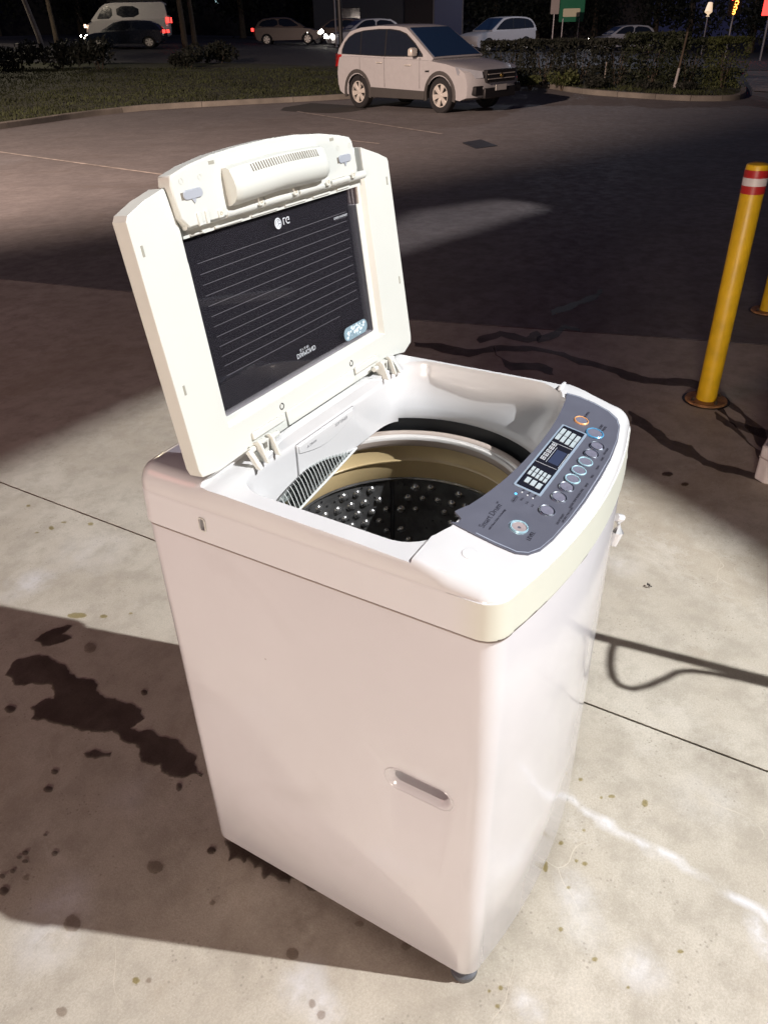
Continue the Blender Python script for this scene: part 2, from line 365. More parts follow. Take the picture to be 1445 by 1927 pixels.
# grass verge, kerbs, path, road beyond
kerb_line = [(-6, 13.8), (4, 15.0), (10.56, 15.9), (14.58, 17.0), (16.65, 15.3), (19.15, 12.9), (21.8, 11.6), (24.4, 10.6), (24.9, 9.6), (24.0, 8.5), (22.8, 7.2), (22.28, 5.6), (21.9, 4.3), (22.15, 3.3), (22.9, 3.05), (24.64, 3.3), (27.2, 3.8), (29.8, 4.4)]
def resamp(pts, step):
    out = [pts[0]]
    for a, b in zip(pts, pts[1:]):
        n = max(1, int(hypot(b[0]-a[0], b[1]-a[1])/step))
        out += [(a[0]+(b[0]-a[0])*k/n, a[1]+(b[1]-a[1])*k/n) for k in range(1, n+1)]
    return out
def chaikin(p, it=2):
    for _ in range(it):
        q = [p[0]]
        for a, b in zip(p, p[1:]): q += [(a[0]*.75+b[0]*.25, a[1]*.75+b[1]*.25), (a[0]*.25+b[0]*.75, a[1]*.25+b[1]*.75)]
        p = q+[p[-1]]
    return p
kl = chaikin(kerb_line)
def strip(bm, line, w0, w1, z0, z1):
    """kerb section swept along a line; w = offsets to the left of travel"""
    rings = []
    for i, p in enumerate(line):
        a = line[max(0, i-1)]; b = line[min(len(line)-1, i+1)]; t = Vector((b[0]-a[0], b[1]-a[1])).normalized(); n = Vector((-t.y, t.x))
        q0 = Vector(p)+n*w0; q1 = Vector(p)+n*w1; g = h(*p)
        rings.append([(q0.x, q0.y, g+z0), (q0.x, q0.y, g+z1-.015), (q0.x+n.x*.015, q0.y+n.y*.015, g+z1), (q1.x, q1.y, g+z1), (q1.x, q1.y, g+z0)])
    loft(bm, rings)
kerbm = mat('weathered_kerb_concrete', (.19, .175, .15), .8, nz=(2, .35), bump=(20, .4))
kerb_root = empty('kerb'); struct(kerb_root)
rs = resamp(kl, .45)
for i in range(0, len(rs)-3, 3):
    a, b, c, d = rs[i:i+4]; bm = bmesh.new()
    dx = Vector((d[0]-c[0], d[1]-c[1])).normalized()*.012
    strip(bm, [a, b, c, (d[0]-dx.x, d[1]-dx.y)], 0, .15, -.03, .125+random.uniform(-.004, .004)); obj('kerb_stone', bm, kerbm, kerb_root)
gp = resamp(kl, .6)
gpo = []
for i, p in enumerate(gp):
    a = gp[max(0, i-1)]; b = gp[min(len(gp)-1, i+1)]; t = Vector((b[0]-a[0], b[1]-a[1])).normalized(); gpo.append((p[0]-t.y*.15, p[1]+t.x*.15))
grassm = mat('short_grass_soil', (.024, .028, .010), .9, nz=(1.3, .5), bump=(60, .6))
verge = gpo+[sl(33, 14), sl(33, 4), sl(36, -6), sl(36, -14), sl(36, -24), (-6, 45)]
def gz(x, y):
    s = (Vector((x, y))-CAM.xy) @ FH
    return h(x, y)+.105+.03*noise.noise(Vector((x*.8, y*.8, 0)))
bm = bmesh.new(); surf(bm, verge, gz, 1.0); bmesh.ops.triangulate(bm, faces=bm.faces); tag(obj('grass_verge', bm, grassm), None, None, kind='structure')
# road beyond the verge
roadm = mat('road_asphalt', (.045, .045, .05), .8, nz=(3, .2), bump=(80, .3))
bm = bmesh.new(); surf(bm, [sl(36.3, -45), sl(36.3, -6), sl(33.4, 4), sl(33.4, 30), sl(75, 42), sl(75, -50)], lambda x, y: h(x, y)+.012, 3.0); struct(obj('road', bm, roadm))
bm = bmesh.new(); surf(bm, [(25.2, 3.2), (30.2, 4.2), (34, 2.0), (29.5, -3), (24, .9)], lambda x, y: h(x, y)+.02, 1.0)
struct(obj('footpath', bm, mat('pale_path_concrete', (.34, .31, .28), .8, nz=(2, .2), bump=(30, .3))))
def inside(p, poly):
    c = False; x, y = p
    for i in range(len(poly)):
        x0, y0 = poly[i]; x1, y1 = poly[i-1]
        if (y0 > y) != (y1 > y) and x < (x1-x0)*(y-y0)/(y1-y0)+x0: c = not c
    return c
# blades
bl_m = mat('grass_blades', (.030, .039, .011), .8, nz=(.9, .55))
V = []; Fc = []; tries = 0
while len(Fc) < 42000 and tries < 300000:
    tries += 1
    s = 16.5+17*random.random()**1.3; l = random.uniform(-.62*s, .42*s); p = sl(s, l)
    if not inside(p, verge): continue
    hh = random.uniform(.03, .085)*(1+.7*noise.noise(Vector((p[0]*.7, p[1]*.7, 4)))); a = random.random()*pi; wd = .012+s*.0005
    z = gz(*p)-.01; k = len(V)
    V += [(p[0]-cos(a)*wd, p[1]-sin(a)*wd, z), (p[0]+cos(a)*wd, p[1]+sin(a)*wd, z), (p[0]+random.uniform(-.04, .04), p[1]+random.uniform(-.04, .04), z+hh)]
    Fc.append((k, k+1, k+2))
me = bpy.data.meshes.new('grass'); me.from_pydata(V, [], Fc); tag(link('grass', me, bl_m, None, 0), 'short dim green lawn grass on the verge behind the kerb', 'grass', kind='stuff')
# painted bay lines on the asphalt
linem = mat('worn_line_paint', (.42, .38, .34), .7, nz=(6, .5))
def paint(a, b, wd, M=linem):
    t = Vector((b[0]-a[0], b[1]-a[1])).normalized(); n = Vector((-t.y, t.x))*wd/2; bm = bmesh.new(); k = 10; vs = []
    for i in range(k+1):
        p = Vector(a).lerp(Vector(b), i/k); vs.append([bm.verts.new((p.x+q*n.x, p.y+q*n.y, h(p.x+q*n.x, p.y+q*n.y)+.005)) for q in (-1, 1)])
    for A, B in zip(vs, vs[1:]): bm.faces.new((A[0], A[1], B[1], B[0]))
    o = obj('painted_line', bm, M, fore); return o
paint((8.5, 15.0), (6.8, 5.8), .06); paint((16.45, 12.4), (12.9, 6.6), .07); paint((12.0, 9.3), (11.2, 6.9), .06)
bm = bmesh.new(); prism(bm, [(11.7, 5.62), (12.15, 5.5), (11.56, 4.95), (11.13, 5.12)], h(11.6, 5.3)-.004, h(11.6, 5.3)+.012)
tag(obj('drain_cover', bm, mat('cast_iron', (.02, .02, .024), .5)), 'dark square drain cover set in the asphalt in front of the parked car', 'drain cover')

# ------------------------------------------------------------------ wet stains (thin films with ragged edges)
def film(name, tint, gloss=.5, rough=.25):
    """thin wet or oily film: darkens the concrete below it, feathered at its rim"""
    M = bpy.data.materials.new(name); M.use_nodes = True; nt = M.node_tree; nt.nodes.clear(); L = nt.links.new
    o = NN(nt, 'ShaderNodeOutputMaterial'); t = NN(nt, 'ShaderNodeBsdfTransparent'); g = NN(nt, 'ShaderNodeBsdfGlossy'); g.inputs['Roughness'].default_value = rough
    geo = NN(nt, 'ShaderNodeNewGeometry'); n = NN(nt, 'ShaderNodeTexNoise'); n.inputs['Scale'].default_value = 45; n.inputs['Detail'].default_value = 7; L(geo.outputs['Position'], n.inputs['Vector'])
    a = NN(nt, 'ShaderNodeAttribute', attribute_name='edge'); ad = NN(nt, 'ShaderNodeMath', operation='ADD'); L(a.outputs['Fac'], ad.inputs[0]); L(n.outputs[0], ad.inputs[1])
    mr = NN(nt, 'ShaderNodeMapRange'); mr.interpolation_type = 'SMOOTHSTEP'; mr.inputs[1].default_value = .72; mr.inputs[2].default_value = 1.25; L(ad.outputs[0], mr.inputs[0])
    n2 = NN(nt, 'ShaderNodeTexNoise'); n2.inputs['Scale'].default_value = 11; n2.inputs['Detail'].default_value = 6; L(geo.outputs['Position'], n2.inputs['Vector'])
    m2 = NN(nt, 'ShaderNodeMapRange'); m2.inputs[1].default_value = .3; m2.inputs[2].default_value = .7; m2.inputs[3].default_value = .78; m2.inputs[4].default_value = 1; L(n2.outputs[0], m2.inputs[0])
    mu = NN(nt, 'ShaderNodeMath', operation='MULTIPLY'); L(mr.outputs[0], mu.inputs[0]); L(m2.outputs[0], mu.inputs[1])
    mx = NN(nt, 'ShaderNodeMix', data_type='RGBA'); mx.inputs[6].default_value = (1, 1, 1, 1); mx.inputs[7].default_value = (*tint, 1); L(mu.outputs[0], mx.inputs[0]); L(mx.outputs[2], t.inputs[0])
    fr = NN(nt, 'ShaderNodeFresnel'); fr.inputs[0].default_value = 1.3; fm = NN(nt, 'ShaderNodeMath', operation='MULTIPLY'); L(fr.outputs[0], fm.inputs[0]); L(mu.outputs[0], fm.inputs[1])
    f2 = NN(nt, 'ShaderNodeMath', operation='MULTIPLY'); L(fm.outputs[0], f2.inputs[0]); f2.inputs[1].default_value = gloss
    ms = NN(nt, 'ShaderNodeMixShader'); L(f2.outputs[0], ms.inputs[0]); L(t.outputs[0], ms.inputs[1]); L(g.outputs[0], ms.inputs[2]); L(ms.outputs[0], o.inputs[0]); return M
wetm = film('wet_film', (.50, .45, .45)); wet2 = film('damp_film', (.74, .70, .68), .2, .5); olivem = film('oil_film', (.74, .70, .52), .3, .4); tricm = film('wet_trickle_film', (.50, .48, .50), .3, .4)
def frac(pts, depth, amp):
    for _ in range(depth):
        q = []
        for i in range(len(pts)):
            a = Vector(pts[i]); b = Vector(pts[(i+1) % len(pts)]); mdp = (a+b)/2; n = Vector((a.y-b.y, b.x-a.x))
            q += [tuple(a), tuple(mdp+n*random.uniform(-amp, amp))]
        pts = q; amp *= .9
    return pts
def stain(px, name, M, depth=3, amp=.16, z=.0012, par=None, fr=.010):
    w = [unp(*q) for q in px]; w = frac(w, depth, amp)
    area = sum(w[i-1][0]*w[i][1]-w[i][0]*w[i-1][1] for i in range(len(w)))
    if area < 0: w = w[::-1]
    n = len(w); out = []; inn = []
    for i in range(n):
        a = Vector(w[i-2]); b = Vector(w[(i+2) % n]); t = (b-a); t = t.normalized() if t.length > 1e-6 else Vector((1, 0)); nn = Vector((t.y, -t.x)); p = Vector(w[i])
        out.append(p+nn*fr*.5); inn.append(p-nn*fr*.25)
    bm = bmesh.new(); lay = bm.verts.layers.float.new('edge')
    O = [bm.verts.new((p.x, p.y, h(p.x, p.y)+z)) for p in out]; I = [bm.verts.new((p.x, p.y, h(p.x, p.y)+z)) for p in inn]
    for v in I: v[lay] = 1
    e = [bm.edges.new((I[i], I[(i+1) % n])) for i in range(n)]
    bmesh.ops.triangle_fill(bm, edges=e, use_beauty=True)
    for i in range(n): bm.faces.new((O[i], O[(i+1) % n], I[(i+1) % n], I[i]))
    for F in bm.faces:
        F.normal_update()
        if F.normal.z < 0: F.normal_flip()
    me = bpy.data.meshes.new(name); bm.to_mesh(me); bm.free(); o = link(name, me, M, fore, smooth=0); return o
def spot(px, py, rx, ry, M, name='spot_stain'):
    k = 14; return stain([(px+rx*cos(2*pi*i/k)*random.uniform(.85, 1.1), py+ry*sin(2*pi*i/k)*random.uniform(.85, 1.1)) for i in range(k)], name, M, 1, .12, .0016, fr=.007)
c6 = lambda L_: [(x/1.84, y/1.84+880) for x, y in L_]
stain(c6([(20, 720), (60, 665), (130, 650), (190, 670), (240, 715), (300, 735), (345, 790), (400, 800), (440, 820), (490, 840), (500, 870), (450, 905), (520, 910), (590, 940), (640, 975), (680, 1000), (700, 1070), (620, 1075), (570, 1060), (555, 1030), (490, 1020), (480, 970), (430, 950), (390, 912), (340, 915), (260, 905), (200, 888), (110, 872), (120, 850), (108, 832), (150, 808), (190, 800), (165, 750), (60, 755)]), 'wet_stain', wetm, 3, .2)
stain(c6([(120, 600), (180, 562), (235, 545), (250, 550), (215, 578), (250, 592), (190, 612), (150, 620)]), 'wet_stain', wetm)
stain(c6([(290, 992), (330, 978), (385, 990), (380, 1003), (330, 1010)]), 'wet_stain', wetm, 2)
c7 = lambda L_: [(x/2.33+380, y/2.33+1400) for x, y in L_]
stain(c7([(100, 425), (125, 470), (118, 515), (150, 500), (185, 522), (200, 498), (232, 545), (262, 540), (272, 592), (300, 575), (340, 600), (384, 612), (388, 590), (470, 640), (560, 640), (300, 470)]), 'wet_stain', wetm, 2)
for a, b, c, d in ((35, 838, 18, 13), (500, 780, 10, 9), (620, 1108, 9, 14), (170, 1115, 15, 10), (190, 1055, 12, 9), (733, 1328, 14, 10), (190, 1337, 10, 8), (45, 1398, 9, 7), (90, 1335, 9, 7), (90, 1365, 9, 6), (10, 1415, 9, 8), (14, 1467, 16, 14), (158, 1273, 6, 4), (68, 1350, 8, 5)):
    spot(a/1.84, b/1.84+880, c/1.84, d/1.84, wetm)
for a, b, c, d in ((538, 1385, 26, 22), (92, 1422, 12, 7), (250, 1580, 28, 30), (215, 1885, 18, 16), (518, 1776, 7, 7)):
    spot(a/1.84, b/1.84+880, c/1.84, d/1.84, wet2)
for a, b, c, d in ((270, 513, 34, 9), (360, 516, 13, 5), (180, 210, 8, 7), (315, 196, 9, 5), (222, 190, 9, 2), (100, 133, 7, 3), (455, 506, 5, 3), (473, 1777, 11, 11), (130, 226, 6, 2)):
    spot(a/1.84, b/1.84+880, c/1.84, d/1.84, olivem)
for a, b, c, d in ((262, 1312, 8, 20), (323, 1221, 7, 6), (415, 1301, 9, 7), (323, 1558, 7, 8), (87, 1786, 6, 7), (75, 1858, 8, 7), (43, 1800, 5, 5), (520, 1038, 12, 5), (400, 972, 6, 5), (412, 1170, 5, 4), (383, 1290, 5, 4), (480, 1043, 4, 4), (790, 1645, 9, 5), (585, 1785, 4, 4), (352, 1395, 5, 4), (455, 1675, 9, 7), (650, 1065, 10, 14)):
    spot(a/2.079+900, b/2.079+1000, c/2.079, d/2.079, olivem)
for a, b, c, d in ((170, 920-220, 11, 9), (400, 1180, 5, 4)): spot(a, b+520, c, d, wet2)
for a, b, c, d in ((400, 922, 11, 11), (690, 790, 8, 5), (895, 888, 9, 6), (485, 1140, 6, 8), (525, 1190, 8, 8), (42, 470, 8, 7)):
    spot(a/2.33+380, b/2.33+1400, c, d, wet2)
def trickle(px, wd, M=None):
    up = []; dn = []
    for i, (x, y) in enumerate(px):
        k = wd*(.6+.8*random.random()); up.append((x, y-k*.5)); dn.append((x+2, y+k*.5))
    stain(up+dn[::-1], 'wet_trickle', M or tricm, 2, .14)
trickle([(778, 648), (830, 655), (880, 665), (940, 655), (1000, 656), (1060, 668), (1130, 690), (1180, 708), (1240, 718), (1300, 722), (1345, 745), (1400, 785), (1445, 845)], 13)
trickle([(1010, 640), (1060, 615), (1090, 622)], 9); trickle([(900, 640), (940, 628), (990, 640), (1010, 632)], 16); trickle([(930, 660), (960, 690), (1010, 690), (1040, 700)], 12)
trickle([(1182, 785), (1230, 815), (1260, 838), (1300, 850), (1350, 880), (1400, 892), (1430, 900)], 18)
trickle([(1340, 742), (1370, 790), (1400, 805), (1445, 818)], 14); trickle([(1345, 782), (1380, 805), (1420, 850), (1440, 870)], 14)
trickle([(1035, 590), (1065, 580), (1100, 565), (1130, 548)], 10); spot(1255, 893, 10, 4, wetm); spot(1288, 912, 7, 3, wetm)
bm = bmesh.new(); p = unp(1220, 1105)
for k in range(9):
    a = random.random()*6; q = (p[0]+.004*cos(a), p[1]+.006*sin(a), .004+random.random()*.006); cyl(bm, q, (q[0]+random.uniform(-.006, .006), q[1]+random.uniform(-.006, .006), q[2]+.003), .0018, 5)
tag(obj('dead_leaf_scrap', bm, mat('dark_debris', (.03, .025, .03), .8)), 'tiny dark scrap of debris lying on the bright concrete right of the machine', 'debris')

# ------------------------------------------------------------------ WASHING MACHINE
W, D = .599, .629
wm = empty('washing_machine', (0, 0, 0))
tag(wm, 'white top-loading washing machine with its smoked glass lid standing open', 'washing machine')
def rside(y): return .028-.017*cl((y-.04)/.05)*(1-cl((y-.47)/.04))
def outline(ins=0, n=10, off_front=1.0, var=None):
    """plan outline, counter-clockwise, bowed front, rounded corners, inset by ins"""
    rf, rb = .036, .034
    pts = []
    def bow(x): return -.040*off_front*(1-((x-W/2)/(W/2))**2)
    xs = [rf+(W-2*rf)*k/20 for k in range(21)]
    front = [(x, bow(x)) for x in xs]
    y0 = bow(rf)
    # front-left corner from (0, y0+rf) to (rf, y0)
    fl = [(rf-rf*cos(R(90*k/n)), y0+rf-rf*sin(R(90*k/n))*1.0) for k in range(n)]
    fr = [(W-rf+rf*sin(R(90*k/n)), y0+rf-rf*cos(R(90*k/n))) for k in range(1, n+1)]
    br = [(W-rb+rb*cos(R(90*k/n)), D-rb+rb*sin(R(90*k/n))) for k in range(n+1)]
    bl = [(rb-rb*sin(R(90*k/n)), D-rb+rb*cos(R(90*k/n))) for k in range(n+1)]
    pts = fl+front+fr
    SY = [.07, .085, .1, .115, .13, .16, .22, .30, .38, .44, .47, .482, .494, .506, .52, .55]
    pts += [(W, y) for y in SY]+br+[(W-W*k/6, D) for k in range(1, 6)]+bl+[(0, y) for y in SY[::-1]]
    if var is not None: ins = 1
    if ins:
        q = []
        for i in range(len(pts)):
            a = Vector(pts[i-1]); b = Vector(pts[(i+1) % len(pts)]); t = (b-a).normalized(); k = ins if var is None else (.0014 if pts[i][1] < .06 else -.0004)+rside(pts[i][1])*var; q.append((pts[i][0]-t.y*k, pts[i][1]+t.x*k))
        pts = q
    return pts
# cabinet
bm = bmesh.new()
loft(bm, [[(x, y, z) for x, y in outline(i)] for i, z in ((.010, .034), (.003, .037), (0, .043), (0, .30), (0, .6), (0, .878), (.003, .8855))])
cab = obj('cabinet', bm, [sheet_m, dark], wm)
cb = bmesh.new(); lathe_p = [(.2535, .40), (.2535, .95)]; VV = lathe(cb, lathe_p, (.298, .30), 64); cb.faces.new(VV[0][::-1]); cb.faces.new(VV[1]); boolcut(cab, cb)
# hand-hold recess in the side
def stadium(hw, rr, n=8): return [(hw+rr*cos(R(-90+180*k/n)), rr*sin(R(-90+180*k/n))) for k in range(n+1)]+[(-hw+rr*cos(R(90+180*k/n)), rr*sin(R(90+180*k/n))) for k in range(n+1)]
cb = bmesh.new()
loft(cb, [[(x, .1095+a, .5285+b) for a, b in stadium(.036, rr)] for x, rr in ((-.02, .0235), (.0, .0235), (.0015, .0205), (.005, .0160), (.009, .0125), (.045, .0105))]); boolcut(cab, cb)
for p in cab.data.polygons:
    if hypot(p.center.x-.298, p.center.y-.30) < .256 and p.center.z > .39: p.material_index = 1
    else: p.material_index = 0
resmooth(cab, 30)
bm = bmesh.new(); loft(bm, [[(x, .1095+a, .5285+b) for a, b in stadium(.038, rr)] for x, rr in ((-.0002, .0258), (-.0008, .0252), (-.0010, .0243), (-.0004, .0232), (.0006, .0224))], False, False)
obj('hand_hold_rim', bm, sheet_m, wm)
# top cover
def ztop(x, y):
    t = .024*x/.6
    if y > .115: return .9765+t+(.0115-.014*x/.6)*cl((y-.2)/.2)
    return .9765+t-.20*(.115-max(y, -.02))*(1-.15*cl((.03-y)/.05))
def lev(x, y):
    for _ in range(3):
        if _ == 0: X, Y = x, y
        zo = .9995-.32*(.115-max(y, -.02)) if y < .115 else .9995
        k = (zo-ztop(X, Y))/(1.5645-zo); X, Y = x+(x+.693)*k, y+(y+.2636)*k
    return X, Y
rr_ = .028
rings = [[(x, y, z) for x, y in outline(i)] for i, z in ((.004, .886), (-.0038, .8890), (-.0036, .893), (-.0024, .9), (-.0012, .9435), (-.0006, .9468))]
base = outline(0)
for k in range(0, 9):
    a = R(90*k/8); o_ = outline(var=1-cos(a))
    rings.append([(x, y, .9472+(ztop(x, y)-.9472)*sin(a)) for x, y in o_])
cx0, cy0 = .3, .3; last = outline(var=1)
for k in (.9, .8, .7, .6, .5, .4, .3, .2, .1): rings.append([(cx0+(x-cx0)*k, cy0+(y-cy0)*k, ztop(cx0+(x-cx0)*k, cy0+(y-cy0)*k)) for x, y in last])
bm = bmesh.new(); loft(bm, rings)
cov = obj('top_cover', bm, [white, bandm], wm)
# opening
def opening(n=144):
    poly = []
    x0, x1, y0, y1 = .034, .582, .116, .449; ra = .06
    poly = rrect(x0, x1, y0, y1, ra, 10)
    q = []
    for i in range(len(poly)):
        a, b = poly[i], poly[(i+1) % len(poly)]
        for k in range(12): q.append((a[0]+(b[0]-a[0])*k/12, a[1]+(b[1]-a[1])*k/12))
    out = []
    for (x, y) in q:
        if y < .118 and .10 < x < .575: y = .112-.024*max(0, 1-((x-.345)/.225)**2)**.8
        elif y < .13 and .085 < x < .57: y = y-.004
        out.append((x, y))
    c = (.298, .28); res = []
    for k in range(n):
        a = 2*pi*k/n; dx, dy = cos(a), sin(a); best = 0
        for i in range(len(out)):
            x0_, y0_ = out[i][0]-c[0], out[i][1]-c[1]; x1_, y1_ = out[(i+1) % len(out)][0]-c[0], out[(i+1) % len(out)][1]-c[1]
            ex, ey = x1_-x0_, y1_-y0_; den = dx*ey-dy*ex
            if abs(den) < 1e-12: continue
            t = (x0_*ey-y0_*ex)/den; q_ = (x0_*dy-y0_*dx)/den
            if t > 0 and -1e-6 <= q_ <= 1+1e-6: best = max(best, t)
        res.append((a, best))
    return c, res
oc, orad = opening()
def botr(a):
    # circle r .253 about (.298,.30), limited by the rear wall
    dx, dy = cos(a), sin(a); fx, fy = oc[0]-.298, oc[1]-.30; b = fx*dx+fy*dy; c = fx*fx+fy*fy-.2535**2; t = -b+sqrt(b*b-c)
    if dy > .05:
        t2 = (.449-oc[1])/dy; kk_ = .035; hh_ = cl(.5+.5*(t2-t)/kk_); t = t2*(1-hh_)+t*hh_-kk_*hh_*(1-hh_)
    return t
def pitring(s, z):
    e = s*s*(3-2*s)*.75+s*.25
    return [(oc[0]+(R0*(1-e)+botr(a)*e)*cos(a), oc[1]+(R0*(1-e)+botr(a)*e)*sin(a), z) for a, R0 in orad]
cb = bmesh.new()
lipr = lambda d, z: [(oc[0]+(R0+d)*cos(a), oc[1]+(R0+d)*sin(a), z) for a, R0 in orad]
loft(cb, [lipr(.004, 1.05), lipr(.004, .985), pitring(0, .977), pitring(.06, .968), pitring(.25, .95), pitring(.5, .93), pitring(.75, .914), pitring(.93, .903), pitring(1, .893), pitring(1, .86)]); boolcut(cov, cb)
# lid seat (the lowered zone the lid lies in)
cb = bmesh.new()
sx = [(-.1, .9675, .9825), (.8, .9675, .9825)]
v = [cb.verts.new((x, y, z+((.023 if y < .3 else .012)*(x/.6) if z < 1.05 else 0))) for x in (-.1, .7) for y, z in ((.124, .9715), (.124, 1.1), (.488, 1.1), (.488, .9815))]
for a in ((0, 1, 2, 3), (7, 6, 5, 4), (0, 4, 5, 1), (1, 5, 6, 2), (2, 6, 7, 3), (3, 7, 4, 0)): cb.faces.new([v[i] for i in a])
boolcut(cov, cb)
cb = bmesh.new(); prism(cb, rrect(.4815, .4915, .9095, .9305, .003, 3), -.02, .022, Matrix(((0, 0, 1, 0), (1, 0, 0, 0), (0, 1, 0, 0), (0, 0, 0, 1)))); boolcut(cov, cb)
for p in cov.data.polygons:
    c = p.center; onside = min(c.x, W-c.x) < .03 or c.y < .02 or c.y > D-.03
    p.material_index = 1 if (c.z < .9466 and onside and (c.x < .002 or c.x > W-.002 or c.y < .01 or c.y > D-.002 or hypot(c.x-.3, c.y-.3) > .33)) and c.z > .886 else 0
resmooth(cov, 32)
bm = bmesh.new(); box(bm, .012, .019, .478, .495, .906, .934); obj('side_slot_back', bm, dark, wm)
bm = bmesh.new(); loft(bm, [[(-.0042 if k else -.003, y, z) for y, z in rrect(.4815-e, .4915+e, .9095-e, .9305+e, .003+e, 3)] for k, e in ((0, .0022), (1, .0016), (1, .0002))], False, False); obj('side_slot_rim', bm, cream, wm)
bm = bmesh.new(); loft(bm, [[(x, y, z) for x, y in outline(i)] for i, z in ((.0005, .8825), (-.0014, .8832), (-.0014, .8848), (.0005, .8856))], False, False)
obj('seam_shadow_strip', bm, mat('seam_shadow_paint', (.30, .26, .24), .6), wm)  # thin dark strip standing in for the seam's shade line
ol = outline(-.0044)
grm = mat('seam_grime', (.10, .08, .06), .8)
def grime(i0, i1, z0, z1):
    bm = bmesh.new()
    for i in range(i0, i1):
        a, b = ol[i], ol[i+1]; ha, hb = random.uniform(z0, z1), random.uniform(z0, z1)
        bm.faces.new([bm.verts.new((a[0], a[1], .8892-ha*.3)), bm.verts.new((b[0], b[1], .8892-hb*.3)), bm.verts.new((b[0], b[1], .8892+hb)), bm.verts.new((a[0], a[1], .8892+ha))])
    obj('seam_grime', bm, grm, wm)
grime(5, 9, .0004, .0018); grime(10, 13, .0003, .0022); grime(17, 18, .0005, .0015)
# front console: panel film
panel_px = [(.104, .110), (.098, .0975), (.088, .096), (.080, .104), (.083, .070), (.0865, .044), (.093, .014), (.104, .001), (.125, -.008), (.160, -.0135), (.22, -.018), (.283, -.020), (.36, -.019), (.428, -.0155), (.49, -.008), (.535, .002), (.555, .013), (.566, .032), (.568, .06), (.563, .088), (.553, .108)]
top_edge = [(.553-.449*k/16, .1085-.024*max(0, 1-((.553-.449*k/16-.33)/.225)**2)**.8) for k in range(1, 16)]
pp = [lev(*q) for q in panel_px+top_edge]; panel_px = [lev(*q) for q in panel_px]
bm = bmesh.new(); surf(bm, pp, lambda x, y: ztop(x, y)+.0022, .01)
ret = bmesh.ops.extrude_face_region(bm, geom=bm.faces[:])
for v in [g for g in ret['geom'] if isinstance(g, bmesh.types.BMVert)]: v.co.z -= .004
panel = obj('control_panel', bm, grey_panel, wm, 50)
def onp(x, y, dz=0):     # frame lying on the sloping panel
    x, y = lev(x, y); return Matrix.Translation((x, y, ztop(x, y)+.0022+dz)) @ Matrix.Rotation(math.atan(.20), 4, 'X') @ Matrix.Rotation(-math.atan(.04), 4, 'Y')
# thin printed border round the film
bm = bmesh.new(); n_ = len(panel_px[3:])
bor = panel_px[4:]
vs = []
for i, (x, y) in enumerate(bor):
    c = Vector((.32, .05)); d = (c-Vector((x, y))).normalized(); q = Vector((x, y))+d*.0025; q2 = Vector((x, y))+d*.0045
    vs.append((bm.verts.new((q.x, q.y, ztop(q.x, q.y)+.0026)), bm.verts.new((q2.x, q2.y, ztop(q2.x, q2.y)+.0026))))
for A, B in zip(vs, vs[1:]): bm.faces.new((A[0], B[0], B[1], A[1]))
obj('panel_border_line', bm, mat('border_print', (.3, .33, .4), .4), panel)
def button(x, y, rad, ringM, name='button'):
    M4 = onp(x, y)
    bm = bmesh.new(); V = lathe(bm, [(rad*.86, -.001), (rad*.86, .0012), (rad*.6, .0016), (.0001, .0005)], n=28); bmesh.ops.transform(bm, matrix=M4, verts=bm.verts)
    b = obj(name, bm, btn, panel)
    bm = bmesh.new(); lathe(bm, [(rad*.86, -.0005), (rad*.88, .0022), (rad*.96, .0026), (rad*1.04, .0018), (rad*1.06, -.0005)], n=32); bmesh.ops.transform(bm, matrix=M4, verts=bm.verts)
    obj('button_ring', bm, ringM, panel)
    return b
lightblue = mat('pale_blue_ring', (.42, .66, .76), .25, metal=.3)
BX = [.210, .254, .287, .314, .344, .376, .406, .436]
for i, x in enumerate(BX): button(x, .0125+(.002 if i == 0 else 0), .0115, lightblue if 3 <= i <= 5 else chrome)
button(.470, .0275, .0145, chromeb, 'start_button'); button(.487, .0575, .0120, chromeo, 'power_button')
bm = bmesh.new(); lathe(bm, [(.0105, -.001), (.0105, .0008), (.007, .001), (.0001, -.0005)], n=28); bmesh.ops.transform(bm, matrix=onp(.1445, .031), verts=bm.verts)
obj('level_bubble', bm, mat('pinkish_level_glass', (.36, .30, .30), .08, coat=.8), panel)
bm = bmesh.new(); lathe(bm, [(.0105, -.0005), (.0112, .0022), (.0125, .0024), (.0135, -.0005)], n=28); bmesh.ops.transform(bm, matrix=onp(.1445, .031), verts=bm.verts)
lathe(bm, [(.0147, -.0003), (.0149, .0006), (.0154, -.0003)], n=28); bmesh.ops.transform(bm, matrix=onp(.1445, .031), verts=bm.verts[-84:])
obj('level_ring', bm, lightblue, panel)
# display: frame, dark glass, printed keys
def onbox(bm, x0, x1, y0, y1, t, dz=0, rad=0):
    M4 = onp((x0+x1)/2, (y0+y1)/2, dz); hx, hy = (x1-x0)/2, (y1-y0)/2
    if rad: prism(bm, rrect(-hx, hx, -hy, hy, rad, 3), -.001, t, M4)
    else: box(bm, -hx, hx, -hy, hy, -.0005, t, M=M4)
bm = bmesh.new(); onbox(bm, .2345, .444, .0330, .0775, .0012, 0, .002); obj('display_frame', bm, mat('silver_blue_frame', (.36, .45, .55), .3, metal=.3), panel)
bm = bmesh.new(); onbox(bm, .2385, .440, .0365, .0742, .0018, 0, .001); disp = obj('display', bm, blackgloss, panel)
bm = bmesh.new()
for row in range(2):
    for k in range(4): onbox(bm, .393+row*.0215, .393+row*.0215+.0185, .0400+.0085*k, .0400+.0085*k+.0066, .0026)
for k in range(3): onbox(bm, .2445, .2445+.0145, .0405+.009*k, .0405+.009*k+.007, .0026)
for row in range(2):
    for k in range(5): onbox(bm, .2665+row*.0135, .2665+row*.0135+.011, .0395+.0062*k, .0395+.0062*k+.0046, .0026)
